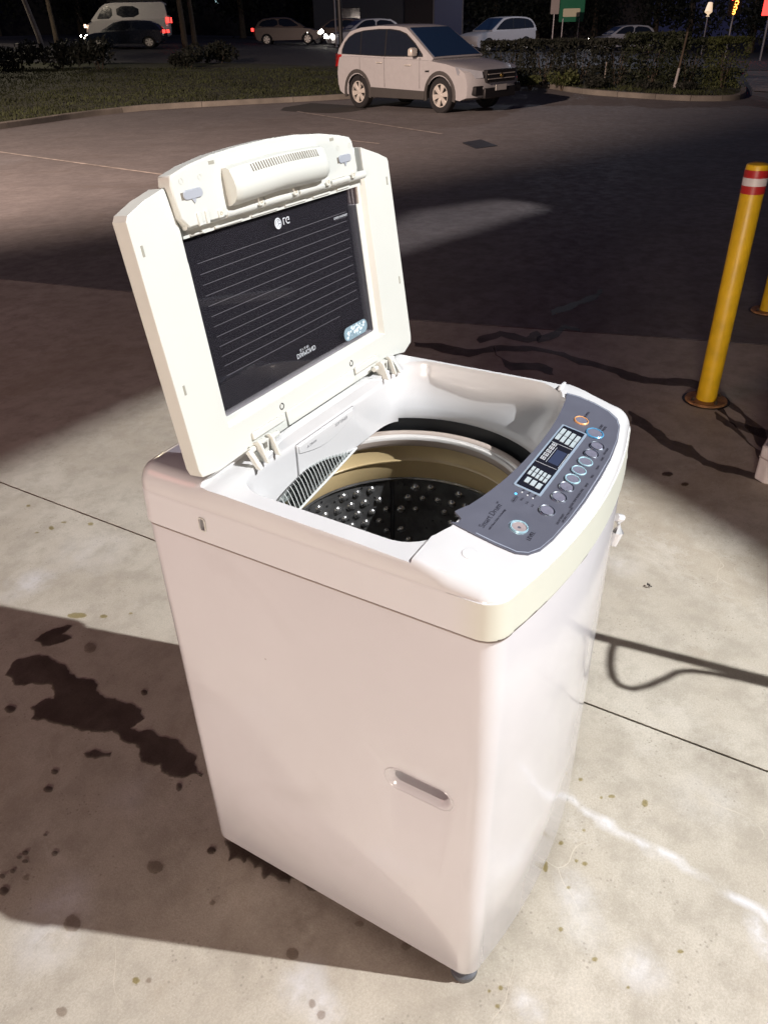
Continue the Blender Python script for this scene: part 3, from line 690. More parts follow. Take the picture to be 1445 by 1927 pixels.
kf = obj('printed_key_field', bm, mat('pale_key_print', (.38, .44, .46), .5), panel); kf['kind'] = 'stuff'
bm = bmesh.new(); onbox(bm, .324, .366, .0405, .0575, .0022); obj('display_window', bm, mat('lcd_window', (.035, .045, .085), .15), panel)
bm = bmesh.new()
for k in range(5):
    onbox(bm, .321+.0125*k, .321+.0125*k+.0085, .0622, .0622+.0012, .0024); onbox(bm, .321+.0125*k, .321+.0125*k+.0085, .0682, .0694, .0024)
    onbox(bm, .321+.0125*k, .321+.0125*k+.001, .0622, .0690, .0024); onbox(bm, .321+.0125*k+.0078, .321+.0125*k+.0086, .0622, .0690, .0024); onbox(bm, .3235+.0125*k, .3265+.0125*k, .0645, .067, .0024)
for x in (.3105, .383): onbox(bm, x, x+.0006, .038, .073, .0022)
onbox(bm, .3205, .3695, .0385, .0392, .0022); onbox(bm, .3205, .3695, .0588, .0594, .0022)
obj('display_symbol_print', bm, printw, panel)
def ptext(s, x, y, size, M=printd, dz=.0003, name='panel_text', al='LEFT'): return textmesh(name, s, size, M, panel, onp(x, y, dz), .0001, al)
ptext('Smart Drum', .103, .0660, .0125); ptext('TM', .1655, .073, .004); ptext('with Direct Drive Technology', .107, .0585, .0045)
ptext('LEVEL', .130, .0090, .0085)
ptext('Normal', .345, .0712, .0045, printw, .0016); ptext('Water Level', .2665, .0712, .004, printw, .0016); ptext('TEMP', .2440, .0685, .0045, printw, .0016)
for t, x, y in (('DELAY START', .197, -.008), ('WATER TEMP', .247, -.0095), ('WATER LEVEL', .279, -.0095), ('RINSE', .308, -.0105), ('SPIN', .337, -.0098), ('WASH', .368, -.0088), ('SOAK', .398, -.007), ('PROGRAM', .424, -.005)):
    ptext(t, x+.012, y, .0046, al='CENTER')
ptext('AIR DRY / TUB CLEAN', .205, -.0125, .0042); ptext('POWER', .505, .055, .006); ptext('START', .492, .024, .006); ptext('PAUSE', .492, .018, .006)
bm = bmesh.new()
for k in range(3): M4 = onp(.2195, .0575-.0085*k); lathe(bm, [(.0001, .001), (.0011, .0009), (.0012, -.001)], n=10); bmesh.ops.transform(bm, matrix=M4, verts=bm.verts[-30:])
obj('indicator_dot', bm, mat('white_indicator', (.75, .78, .8), .3), panel)
bm = bmesh.new(); lathe(bm, [(.0001, .0014), (.0019, .0011), (.0021, -.001)], n=14); bmesh.ops.transform(bm, matrix=onp(.2085, .0630), verts=bm.verts)
obj('indicator_lamp', bm, mat('blue_indicator_lamp', (.1, .45, .8), .3, emit=((.1, .5, .9), 1.2)), panel)
bm = bmesh.new(); M4 = onp(.196, .0595)
for e0, e1 in ((.006, .0066),):
    a = rrect(-.0085, .0085, -.0028, .0028, .0026, 4); b = rrect(-.0079, .0079, -.0022, .0022, .0021, 4)
    A = [bm.verts.new(M4 @ Vector((x, y, .0003))) for x, y in a]; B = [bm.verts.new(M4 @ Vector((x, y, .0003))) for x, y in b]
    for i in range(len(A)): bm.faces.new((A[i], A[(i+1) % len(A)], B[(i+1) % len(A)], B[i]))
obj('hot_cold_mark', bm, printd, panel); ptext('MEMORY', .1895, .0583, .0032)
for t, x, y in (('Wash', .223, .0560), ('Rinse', .223, .0475), ('Spin', .223, .039), ('10 h', .200, .050), ('5 h', .200, .0415), ('3 h', .200, .033)): ptext(t, x, y, .0052)
# cap over the screw on the front left of the console
bm = bmesh.new(); lathe(bm, [(.0001, .0006), (.010, .0005), (.0112, -.0004), (.0118, -.002)], n=26); bmesh.ops.transform(bm, matrix=onp(.046, .060, -.0020), verts=bm.verts); obj('screw_cap', bm, white, wm)
# raised end bump of the console on the right
bm = bmesh.new()
loft(bm, [[(x, .1245+.006*sin(k), .972+q) for x, q in ()] for k in ()] or [[(.560, .122, .9965), (.5985, .122, .985), (.5985, .128, .985), (.560, .128, .9965)], [(.566, .1225, 1.0045), (.592, .1225, 1.0025), (.592, .1275, 1.0025), (.566, .1275, 1.0045)]])
obj('console_end_tab', bm, white, wm, bevel=.0015)
# feet
for x, y in ((.030, .024), (W-.045, .035), (.05, D-.05), (W-.05, D-.05)):
    bm = bmesh.new(); V = lathe(bm, [(.0001, .0), (.024, .0), (.0265, .004), (.0265, .016), (.021, .02), (.021, .034)], (x, y), 24); obj('foot', bm, foot_m, wm)
# base plate underside
bm = bmesh.new(); prism(bm, outline(.02), .030, .0345); obj('base_plate', bm, dark, wm)
# tub interior
C0 = (.298, .30)
bm = bmesh.new(); lathe(bm, [(.2528, .8935), (.2525, .42), (.001, .415)], C0, 64); obj('tub_shroud', bm, dark, wm)
bm = bmesh.new()
lathe(bm, [(.2385, .855), (.2400, .868), (.2380, .8735), (.2330, .8755), (.2240, .8745), (.2220, .872)], C0, 96, mi=0)
lathe(bm, [(.2220, .872), (.2190, .8700), (.2165, .8715), (.2135, .8722), (.2110, .8705), (.2100, .866)], C0, 96, mi=1)
lathe(bm, [(.2100, .866), (.2105, .857), (.2125, .852), (.2150, .850)], C0, 96, mi=0)
bm2 = obj('balance_ring', bm, [ringm, mat('clear_ring_bead', (.62, .60, .57), .12, coat=.7)], wm, 50)
bm = bmesh.new(); lathe(bm, [(.2145, .851), (.2185, .8485), (.2195, .818), (.2165, .8145), (.2170, .812), (.2215, .8105), (.2240, .774), (.2262, .770)], C0, 96); obj('gold_ring', bm, gold, wm, 50)
bm = bmesh.new(); lathe(bm, [(.2240, .772), (.2225, .768), (.2290, .762), (.2290, .45), (.10, .44), (.0001, .45)], C0, 128)
DC = Vector((C0[0], C0[1], 0))
drum = obj('drum', bm, steel, wm, 40)
# embossed bubbles, joined into one relief part, and perforations
bm = bmesh.new(); bh = bmesh.new(); bright = bmesh.new()
def wallpt(a, z, d=0): rr = .229-d; return Vector((C0[0]+rr*cos(a), C0[1]+rr*sin(a), z))
rowz = 0
for iz in range(9):
    z = .744-iz*.0265
    for k in range(46):
        a = 2*pi*k/46+(iz % 2)*pi/46
        if abs((a-R(36)+pi) % (2*pi)-pi) < .05: continue
        if random.random() < .12: continue
        rad = .0098*random.uniform(.8, 1.1); c = wallpt(a, z+random.uniform(-.002, .002))
        nrm = Vector((-cos(a), -sin(a), 0)); tx = Vector((-sin(a), cos(a), 0)); tz = Vector((0, 0, 1))
        M4 = Matrix((tx, tz, nrm)).transposed().to_4x4(); M4.translation = c
        if random.random() < .85:
            st = len(bm.verts); lathe(bm, [(rad, -.0008), (rad*.9, .0012), (rad*.6, .0042), (rad*.25, .0056), (.0001, .0058)], n=12)
            bm.verts.ensure_lookup_table(); bmesh.ops.transform(bm, matrix=M4, verts=bm.verts[st:])
        for q in range(2):
            aa = a+random.uniform(.02, .05)*(1 if q else -1); zz = z+random.uniform(-.011, .011); c = wallpt(aa, zz, .0006)
            st = len(bh.verts); lathe(bh, [(.0026, -.0004), (.0022, .0003), (.0001, -.0002)], n=8)
            M5 = M4.copy(); M5.translation = c; bh.verts.ensure_lookup_table(); bmesh.ops.transform(bh, matrix=M5, verts=bh.verts[st:])
o = obj('drum_bubble_relief', bm, mat('polished_drum_steel', (.42, .42, .42), .2, metal=.85, nz=(40, .3)), wm, 60); o['kind'] = 'stuff'
o = obj('drum_perforation', bh, mat('hole_black', (.004, .004, .005), .4), wm); o['kind'] = 'stuff'
bm = bmesh.new()
for da in (-.013, .013): tube(bm, [wallpt(R(36)+da, z, .001) for z in (.76, .6, .46)], .0015, 6)
obj('drum_seam', bm, mat('seam_dark_steel', (.05, .05, .055), .3, metal=1), wm)
# pulsator at the bottom
bm = bmesh.new(); lathe(bm, [(.0001, .50), (.05, .495), (.09, .47), (.19, .455), (.2, .445)], C0, 48); obj('pulsator', bm, mat('grey_pulsator', (.2, .2, .21), .4), wm)
# clear shower grille at the back left of the tub
A0 = Vector((.112, .405, .893)); B0 = Vector((.372, .4475, .887)); nR = 24
bm = bmesh.new(); P0 = []; P1 = []
def garc(s):
    base = A0.lerp(B0, s); hgt = .016+.016*sin(pi*min(1, s*1.05))**.6*(1-.35*s); 
    out = []
    for k in range(7):
        a = k/6; out.append(base+Vector((-.006+.016*a*(1-s), .030*a*(1-.45*s), hgt*sin(a*pi*.5)*1.0)))
    return out
G = [garc(i/40) for i in range(41)]
V = [[bm.verts.new(p) for p in g_] for g_ in G]
for A, B in zip(V, V[1:]):
    for i in range(6): bm.faces.new((A[i], B[i], B[i+1], A[i+1]))
fl = obj('shower_cover', bm, clearp, wm, 60); sm = fl.modifiers.new('s', 'SOLIDIFY'); sm.thickness = .0015
ribm = mat('clear_rib_plastic', (.62, .65, .63), .15, coat=.5)
for i in range(nR):
    g_ = garc((i+.5)/nR); bm = bmesh.new()
    tube(bm, [p+Vector((.0002, -.0012, .0006)) for p in g_], .0007, 5); obj('rib', bm, ribm, fl)
bm = bmesh.new(); tube(bm, [A0+Vector((-.004, -.002, 0)), A0.lerp(B0, .5)+Vector((-.002, -.003, .0)), B0+Vector((.002, -.002, 0))], .0022, 8); obj('grille_edge', bm, ribm, fl)
# rear wall: drawer front, raised ledge, hinge brackets
bm = bmesh.new(); Mx = Matrix(((1, 0, 0, 0), (0, 0, 1, 0), (0, 1, 0, 0), (0, 0, 0, 1)))
prism(bm, rrect(.196, .372, .880, .9735, .003, 3), .4462, .4505, Mx); drawer = obj('softener_drawer', bm, white, wm, bevel=.001)
bm = bmesh.new(); prism(bm, rrect(.1945, .3735, .8785, .975, .003, 3), .4484, .4515, Mx); obj('drawer_gap', bm, mat('gap_grey', (.25, .25, .25), .6), wm)
arc = [(.200+.168*k/16, .9575-.016*sin(pi*k/16)) for k in range(17)]
bm = bmesh.new(); prism(bm, [(.368, .9705), (.200, .9705)]+arc, .4448, .4465, Mx); obj('drawer_pull', bm, white, drawer, bevel=.0008)
Mt = Matrix.Translation((.328, .4445, .9605)) @ Matrix.Rotation(pi/2, 4, 'X'); textmesh('drawer_text', 'SOFTENER', .0085, mat('faint_print', (.25, .25, .26), .6), drawer, Mt, .0001, 'CENTER')
Mt = Matrix.Translation((.236, .4445, .9585)) @ Matrix.Rotation(pi/2, 4, 'X'); textmesh('drawer_text', '\u25B2 DRAW', .0065, bpy.data.materials['faint_print'], drawer, Mt, .0001, 'CENTER')
# raised rear ledge below the lid, between the hinges
prof = [(.065, .980), (.085, .982), (.118, .985), (.140, .992), (.158, .999), (.175, 1.0015), (.42, 1.0015), (.445, .999), (.462, .992), (.485, .985), (.53, .984), (.555, .982)]
bm = bmesh.new(); prism(bm, [(.555, .974)]+[(.065, .974)]+prof, .4500, .4660, Mx); obj('rear_ledge', bm, white, wm, bevel=.002)
def hinge(x, flip=1):
    bm = bmesh.new()
    for dx in (-.017, .013): prism(bm, [(y, z) for y, z in ((.438, .984), (.466, .984), (.466, 1.014), (.455, 1.019), (.449, 1.014))], x+dx, x+dx+.0045, Matrix(((0, 0, 1, 0), (1, 0, 0, 0), (0, 1, 0, 0), (0, 0, 0, 1))))
    box(bm, x-.014, x+.015, .456, .466, .985, 1.012)
    b = obj('hinge_bracket', bm, cream, wm, bevel=.001)
    bm = bmesh.new(); box(bm, x-.003, x+.005, .4545, .4565, 1.0, 1.009); box(bm, x-.012, x-.005, .4545, .4565, 1.0075, 1.011); obj('hinge_slot', bm, mat('slot_shade', (.2, .19, .16), .7), b)
    bm = bmesh.new(); cyl(bm, (x-.030, .462, 1.006), (x+.042, .462, 1.006), .005, 12); obj('hinge_pin', bm, cream, b)
    bm = bmesh.new(); prism(bm, [(.437, .982), (.447, .981), (.465, 1.006), (.458, 1.011)], x-.033*flip-.004, x-.033*flip+.004, Matrix(((0, 0, 1, 0), (1, 0, 0, 0), (0, 1, 0, 0), (0, 0, 0, 1)))); obj('hinge_arm', bm, cream, b, bevel=.001)
hinge(.128); hinge(.502, -1)
# rear console strip
bm = bmesh.new(); prism(bm, rrect(.135, .53, .600, .640, .012, 4), .985, 1.006); obj('rear_console', bm, navy, wm, bevel=.004)
# clip with a hose end and blue tape on the right front corner
bm = bmesh.new(); tube(bm, [(.598, -.004, .742), (.610, -.009, .735), (.614, -.010, .70), (.604, -.006, .672)], [.008, .011, .011, .007], 10); obj('hose_clip', bm, white, wm)
for z in (.60, .395, .387): 
    bm = bmesh.new(); box(bm, .5955, .6008, .012, .020, z-.006, z+.006); obj('tape_scrap', bm, blue_m, wm)

# ---------------- lid, built lying in its own plane: x, t (up the lid), n (towards the front)
th = R(97); T = Vector((0, -cos(th), sin(th))); N = Vector((1, 0, 0)).cross(T)
ML = Matrix((Vector((1, 0, 0)), T, N)).transposed().to_4x4(); ML.translation = (0, .473, .994)
outer = [(.004, .010), (.0, .022), (-.007, .372), (-.002, .379), (.030, .391), (.066, .3995), (.0685, .398), (.0800, .338), (.0835, .300), (.536, .300), (.5385, .344), (.529, .392), (.5325, .3945), (.60, .374), (.629, .363), (.6325, .357), (.643, .022), (.640, .010), (.610, -.002), (.58, .004), (.56, .008), (.53, .002), (.12, .002), (.09, .006), (.04, .004)]
bm = bmesh.new(); prism(bm, outer, -.026, 0)
lid = obj('lid', bm, lidmat, wm); lid.matrix_world = ML
bpy.context.view_layer.update()
cb = bmesh.new(); loft(cb, [[(x, y, z) for x, y in ((.082-e, .060-e), (.541+e*1.6, .060-e), (.541+e*1.6, .45), (.082-e, .45))] for z, e in ((-.012, 0), (.01, .006))]); boolcut(lid, cb)
cb = bmesh.new(); prism(cb, rrect(.091, .527, .069, .33, .004, 3), -.05, .05); boolcut(lid, cb)
resmooth(lid, 30); b_ = lid.modifiers.new('bevel', 'BEVEL'); b_.width = .0016; b_.segments = 2; b_.limit_method = 'ANGLE'; b_.angle_limit = R(45)
bm = bmesh.new(); prism(bm, rrect(.0895, .5285, .0675, .3315, .004, 3), -.0172, -.0135); gl = obj('lid_glass', bm, lidglass, lid, smooth=0)
bm = bmesh.new()
tops = [(.4835, .110)]
for k in range(12):
    x0 = .108+.0005*k; t0 = .2975-.0152*k; x1 = .490 if k < 9 else .490-.0; t1 = .2905-.0152*k
    if k >= 11: x1 = .425
    p0 = Vector((x0, t0-.003, 0)); p1 = Vector((x1, t0-.003, 0)); box(bm, p0.x, p1.x, p0.y-.00022, p0.y+.00022, -.0132, -.0130)
box(bm, .455, .492, .2865, .2868, -.0132, -.0130)
obj('printed_line', bm, mat('thin_line_print', (.17, .165, .18), .5), lid)
bm = bmesh.new(); k0 = -.0131
lathe(bm, [(.0001, .0004), (.0082, .0004), (.0085, 0)], (.300, .3115), 28); bmesh.ops.translate(bm, vec=(0, 0, k0), verts=bm.verts); emb = obj('round_emblem', bm, mat('silver_print', (.62, .65, .68), .4), lid)
def ring_arc(bm, c, r0, r1, a0, a1, z, n=16):
    V = [[bm.verts.new((c[0]+q*cos(a0+(a1-a0)*i/n), c[1]+q*sin(a0+(a1-a0)*i/n), z)) for q in (r0, r1)] for i in range(n+1)]
    for A, B in zip(V, V[1:]): bm.faces.new((A[0], A[1], B[1], B[0]))
bm = bmesh.new(); ec = (.300, .3115); zz = k0+.0006
ring_arc(bm, ec, .0058, .0066, R(-80), R(190), zz); box(bm, ec[0]-.0005, ec[0]+.0005, ec[1]-.003, ec[1]+.0042, zz-.0001, zz); box(bm, ec[0]-.0005, ec[0]+.003, ec[1]+.0032, ec[1]+.0042, zz-.0001, zz); box(bm, ec[0]+.001, ec[0]+.0064, ec[1]-.0012, ec[1]-.0002, zz-.0001, zz)
ring_arc(bm, (ec[0]-.0035, ec[1]-.003), 0, .0009, 0, 2*pi, zz); obj('emblem_mark', bm, printd, lid)
def ltext(s, x, t, size, M, al='CENTER', sx=1): return textmesh('lid_text', s, size, M, lid, Matrix.Translation((x, t, k0)) @ Matrix.Diagonal((1, -1, 1, 1)), .0001, al, sx)
ltext('LG', .3215, .3170, .0150, bpy.data.materials['silver_print']); ltext('TURBO WASHING', .473, .2915, .0052, printw); ltext('DIAMOND', .312, .1020, .0115, printw, sx=1.0); ltext('d r u m', .308, .0915+.0165, .0085, printw)
# sticker
bm = bmesh.new(); prism(bm, [(a+.468, b+.0885) for a, b in stadium(.027, .0125)], -.0131, -.0127); st = obj('worn_sticker', bm, sticker_m, lid, smooth=0)
bm = bmesh.new()
for k in range(34):
    x = .468+random.uniform(-.033, .033)-abs(random.gauss(0, .006)); y = .0885+random.uniform(-.0095, .0095); a = random.uniform(.0012, .0042)
    if abs(x-.468) > .036: continue
    q = frac([(x+a*cos(2*pi*i/6), y+a*.7*sin(2*pi*i/6)) for i in range(6)], 1, .3); vs = [bm.verts.new((p[0], p[1], -.01255+k*1e-6)) for p in q]; bm.faces.new(vs)
obj('sticker_wear', bm, sticker_w, lid, smooth=0)
# folding front flap of the lid
fo = [(.088, .346), (.076, .360), (.0715, .402), (.0745, .413), (.11, .421), (.16, .4275), (.22, .4310), (.28, .4325), (.35, .4310), (.42, .4250), (.47, .4175), (.4985, .4115), (.5055, .405), (.5085, .392), (.512, .362), (.508, .352)]
bm = bmesh.new(); prism(bm, fo, -.014, .010); flap = obj('lid_flap', bm, lidmat, lid, bevel=.0022)
hpf = [(.4115, .0101), (.411, .021), (.4085, .0270), (.394, .0330), (.382, .0355), (.371, .0335), (.3635, .026), (.3595, .017), (.3585, .0101)]
bm = bmesh.new()
ringsh = []
for x, k in ((.176, .82), (.181, .96), (.188, 1), (.29, 1.04), (.392, 1), (.4, .96), (.406, .82)):
    ringsh.append([(x-.004, .385+(t-.385)*(.94 if k < 1 else 1)-.004*((x-.29)/.12)**2+.002, .0095+(n-.0101)*k) for t, n in hpf])
loft(bm, ringsh); hs = obj('handle_housing', bm, lidmat, flap, 40)
slotm = mat('vent_slot_shade', (.16, .14, .11), .8)
for k in range(28):
    x = .214+.0059*k; d = -.004*((x+.004-.29)/.12)**2+.002
    bm = bmesh.new(); o_ = .0004+.0010*(1-((x-.29)/.11)**2)
    prism(bm, [(.4065+d, .0268+o_), (.3965+d, .0312+o_), (.3965+d, .0290), (.4065+d, .0250)], x-.0010, x+.0010, Matrix(((0, 0, 1, 0), (1, 0, 0, 0), (0, 1, 0, 0), (0, 0, 0, 1)))); obj('vent_slot', bm, slotm, hs)
for x, t in ((.107, .386), (.476, .381)):
    bm = bmesh.new(); prism(bm, [(x+a, t+b) for a, b in stadium(.0125, .0062)], .0095, .0116); l1 = obj('slide_latch', bm, latchm, flap, bevel=.001)
    bm = bmesh.new(); prism(bm, [(x-.004, t-.006), (x, t-.012), (x+.004, t-.006)], .0098, .0114); obj('latch_pointer', bm, latchm, flap)
    bm = bmesh.new(); box(bm, x-.022, x-.016, t-.005, t+.004, .0098, .0104); obj('latch_gap', bm, slotm, flap)
    for dx in (-.016, .02):
        bm = bmesh.new(); ring_arc(bm, (x+dx, t+.018), .0032, .0038, 0, 2*pi, .0106); obj('latch_mark', bm, mat('embossed_mark', (.6, .6, .54), .5), flap)
for x, t, v_, par, z0 in ((.155, .418, 0, flap, .0099), (.446, .4135, 0, flap, .0099), (.0065, .334, 1, lid, 0), (.0135, .143, 1, lid, 0), (.620, .325, 1, lid, 0), (.6235, .142, 1, lid, 0)):
    bm = bmesh.new(); a, b = (.0018, .007) if v_ else (.0055, .0022); box(bm, x-a, x+a, t-b, t+b, z0, z0+.0006); obj('clip_slot', bm, mat('clip_slot_grey', (.30, .29, .24), .6), par)
# hinge bar with five knuckles between flap and glass
bm = bmesh.new(); cyl(bm, (.086, .350, .001), (.541, .3475, .001), .0068, 14); bar = obj('flap_hinge_bar', bm, lidmat, lid)
bm = bmesh.new(); prism(bm, [(.087, .332), (.538, .330), (.538, .3485), (.087, .3505)], -.0115, -.006); obj('hinge_bar_web', bm, lidmat, lid)
segs = [(.166, .232), (.252, .318), (.340, .408), (.430, .485)]
for a, b in segs:
    bm = bmesh.new(); cyl(bm, (a, .3505, .0035), (b, .3500, .0035), .0072, 14); obj('hinge_knuckle', bm, lidmat, bar, bevel=.0008)
    bm = bmesh.new(); box(bm, a+.002, b-.012, .3545, .3553, .0085, .0107); obj('knuckle_groove', bm, bpy.data.materials['embossed_mark'], bar)
for x in (.152, .242, .329, .419, .496):
    bm = bmesh.new(); prism(bm, rrect(x-.0055, x+.0055, .3475, .3585, .002, 3), .002, .0115); obj('screw_post', bm, lidmat, bar, bevel=.0008)
    bm = bmesh.new(); lathe(bm, [(.0001, .0112), (.0024, .0118), (.0026, .0114)], (x, .353), 10); obj('screw_head', bm, mat('brass_dull', (.45, .38, .25), .4), bar)
bm = bmesh.new(); box(bm, .105, .112, .345, .362, .004, .012); box(bm, .121, .127, .345, .362, .004, .012); box(bm, .105, .127, .345, .350, .003, .010); obj('latch_bracket', bm, lidmat, bar, bevel=.0008)
for k, (a, b) in enumerate(((.10, .128), (.15, .21), (.232, .295), (.315, .37), (.392, .44), (.462, .50))):
    bm = bmesh.new(); box(bm, a, b, .3335, .3360, -.0062, -.0035); obj('web_tab', bm, lidmat, lid)
for x in (.207, .419):
    bm = bmesh.new(); lathe(bm, [(.0001, -.0012), (.0030, -.001), (.0040, .0004), (.0052, .0008), (.006, 0)], (x, .041), 16); obj('lid_screw', bm, [mat('screw_steel', (.16, .15, .13), .35, metal=1)], lid)
for x0, x1 in ((.122, .205), (.424, .505)):
    bm = bmesh.new(); box(bm, x0, x1, .018, .030, .0, .0045); obj('hinge_cover', bm, cream, lid, bevel=.0012)
bm = bmesh.new(); box(bm, .212, .418, .004, .030, .0, .0035); obj('lower_rail', bm, lidmat, lid, bevel=.0012)

# ------------------------------------------------------------------ bollards
yel = mat('yellow_bollard_paint', (.72, .45, .012), .4, nz=(11, .22), bump=(60, .08))
specks(yel)
redm = mat('red_reflective_band', (.42, .02, .02), .35); whm = mat('white_reflective_band', (.66, .62, .6), .35)
rust = mat('rusty_base', (.30, .15, .06), .7, nz=(30, .5), bump=(80, .4)); bolt = mat('bolt_steel', (.2, .17, .14), .4, metal=1)
def bollard(x, y, label):
    z = h(x, y); e = empty('bollard', (x, y, z)); tag(e, label, 'bollard', 'yellow steel bollards on the forecourt')
    bm = bmesh.new(); V = lathe(bm, [(.046, 0), (.046, 1.035), (.043, 1.045), (.026, 1.051), (.0001, 1.053)], n=32); obj('post', bm, yel, e)
    bm = bmesh.new(); lathe(bm, [(.0463, .935), (.0473, .936), (.0473, 1.025), (.0463, 1.026)], n=32); obj('red_band', bm, redm, e)
    bm = bmesh.new(); lathe(bm, [(.0470, .966), (.0479, .967), (.0479, .996), (.0470, .997)], n=32); obj('white_band', bm, whm, e)
    bm = bmesh.new(); lathe(bm, [(.0001, .012), (.092, .012), (.096, .008), (.096, -.002)], n=36); obj('base_flange', bm, rust, e)
    for k in range(4):
        a = R(45+90*k); bm = bmesh.new(); prism(bm, [(.073*cos(a)+.009*cos(R(60*i)), .073*sin(a)+.009*sin(R(60*i))) for i in range(6)], .012, .022); cyl(bm, (.073*cos(a), .073*sin(a), .02), (.073*cos(a), .073*sin(a), .03), .004, 8); obj('bolt', bm, bolt, e)
    bm = bmesh.new(); lathe(bm, [(.097, .0035), (.109, .003)], n=40); obj('tar_ring', bm, dark, e)
bollard(2.975, .150, 'yellow steel bollard with red and white band, right of the washing machine')
bollard(4.50, .085, 'farther yellow bollard, only its foot showing at the right edge')
# white block at the right edge
bm = bmesh.new(); prism(bm, [(2.27, -.205), (2.30, -.165), (2.60, -.19), (2.63, -.52), (2.30, -.52)], .0, .15); blk = obj('concrete_island', bm, mat('white_painted_block', (.6, .56, .54), .6, nz=(15, .15), bump=(40, .2)), None, bevel=.008)
bm = bmesh.new(); prism(bm, [(2.268, -.207), (2.299, -.163), (2.602, -.188), (2.632, -.522), (2.298, -.522)], .098, .104); obj('groove_band', bm, mat('block_groove', (.35, .3, .28), .8), blk)
tag(blk, 'white painted low block cut off by the right edge of the photo', 'kerb block')
# air hose stand just outside the picture on the right, whose shadow falls across the concrete
e = empty('air_hose_stand', (1.55, -2.0, 0)); tag(e, 'steel air hose stand with a hanging black hose loop, throwing the shadow at right', 'hose stand')
def toward(g, k): return Vector((g[0], g[1], 0)).lerp(Vector(KEY), k)
gs = [unp(1000, 1150), unp(1120, 1197), unp(1300, 1245), unp(1445, 1280)]; gs2 = (1.20, -.62)
kk = .16; b0 = toward(gs[1], kk); b1 = toward(gs[3], kk); dr = (b1-b0).normalized()
o3 = Vector((1.55, -2.0, 0))
post_top = b0+dr*1.25
e.location = (post_top.x, post_top.y, 0)
def loc(p): return Vector(p)-Vector(e.location)
bm = bmesh.new(); cyl(bm, (0, 0, 0), (0, 0, 1.3), .03, 16); obj('post', bm, latchm, e)
bm = bmesh.new(); lathe(bm, [(.0001, .012), (.12, .012), (.12, 0)], n=24); obj('base_plate', bm, latchm, e)
bm = bmesh.new(); box(bm, 0, 1.75, -.014, .014, -.012, .012)
ar = obj('arm', bm, latchm, e); dd = -dr; ar.matrix_local = Matrix.Translation(loc(post_top)) @ dd.to_track_quat('X', 'Z').to_matrix().to_4x4()
hp = [toward(unp(*q), kk) for q in ((1157, 1206), (1150, 1225), (1147, 1250), (1152, 1275), (1165, 1290), (1190, 1297), (1220, 1290), (1250, 1277), (1275, 1264), (1300, 1262), (1340, 1267), (1390, 1277), (1445, 1290))]
hp = [loc(p) for p in chaikin3(hp)] if 'chaikin3' in globals() else [loc(p) for p in hp]
hp.append(hp[-1]+dr*.5)
bm = bmesh.new(); tube(bm, hp, .0085, 8); obj('hose', bm, dark, e)

# ------------------------------------------------------------------ vehicles
tyre_m = mat('tyre_rubber', (.012, .012, .013), .75); rim_m = mat('alloy_rim', (.62, .60, .55), .35, metal=.3); carglass = mat('dark_car_glass', (.012, .016, .025), .06, coat=.5)
wsglass = mat('blue_windscreen', (.012, .035, .085), .12, coat=.4)
clad = mat('grey_cladding', (.05, .048, .046), .6); trimb = mat('black_car_plastic', (.012, .012, .013), .5); redl = mat('tail_lamp_red', (.35, .01, .01), .2)
headm = mat('head_lamp_lens', (.25, .27, .3), .1, coat=.8); plate = mat('number_plate', (.5, .5, .48), .5)
glow_w = mat('head_lamp_lit', (1, .95, .85), .5, emit=((1, .93, .8), 30)); glow_r = mat('tail_lamp_lit', (.5, .02, .02), .5, emit=((1, .05, .04), 3)); glow_o = mat('orange_lamp', (.8, .3, .05), .5, emit=((1, .35, .05), 8))
def interp(tb, x):
    for (a, b), (c, d) in zip(tb, tb[1:]):
        if x <= c: return b+(d-b)*(x-a)/(c-a) if c > a else d
    return tb[-1][1]
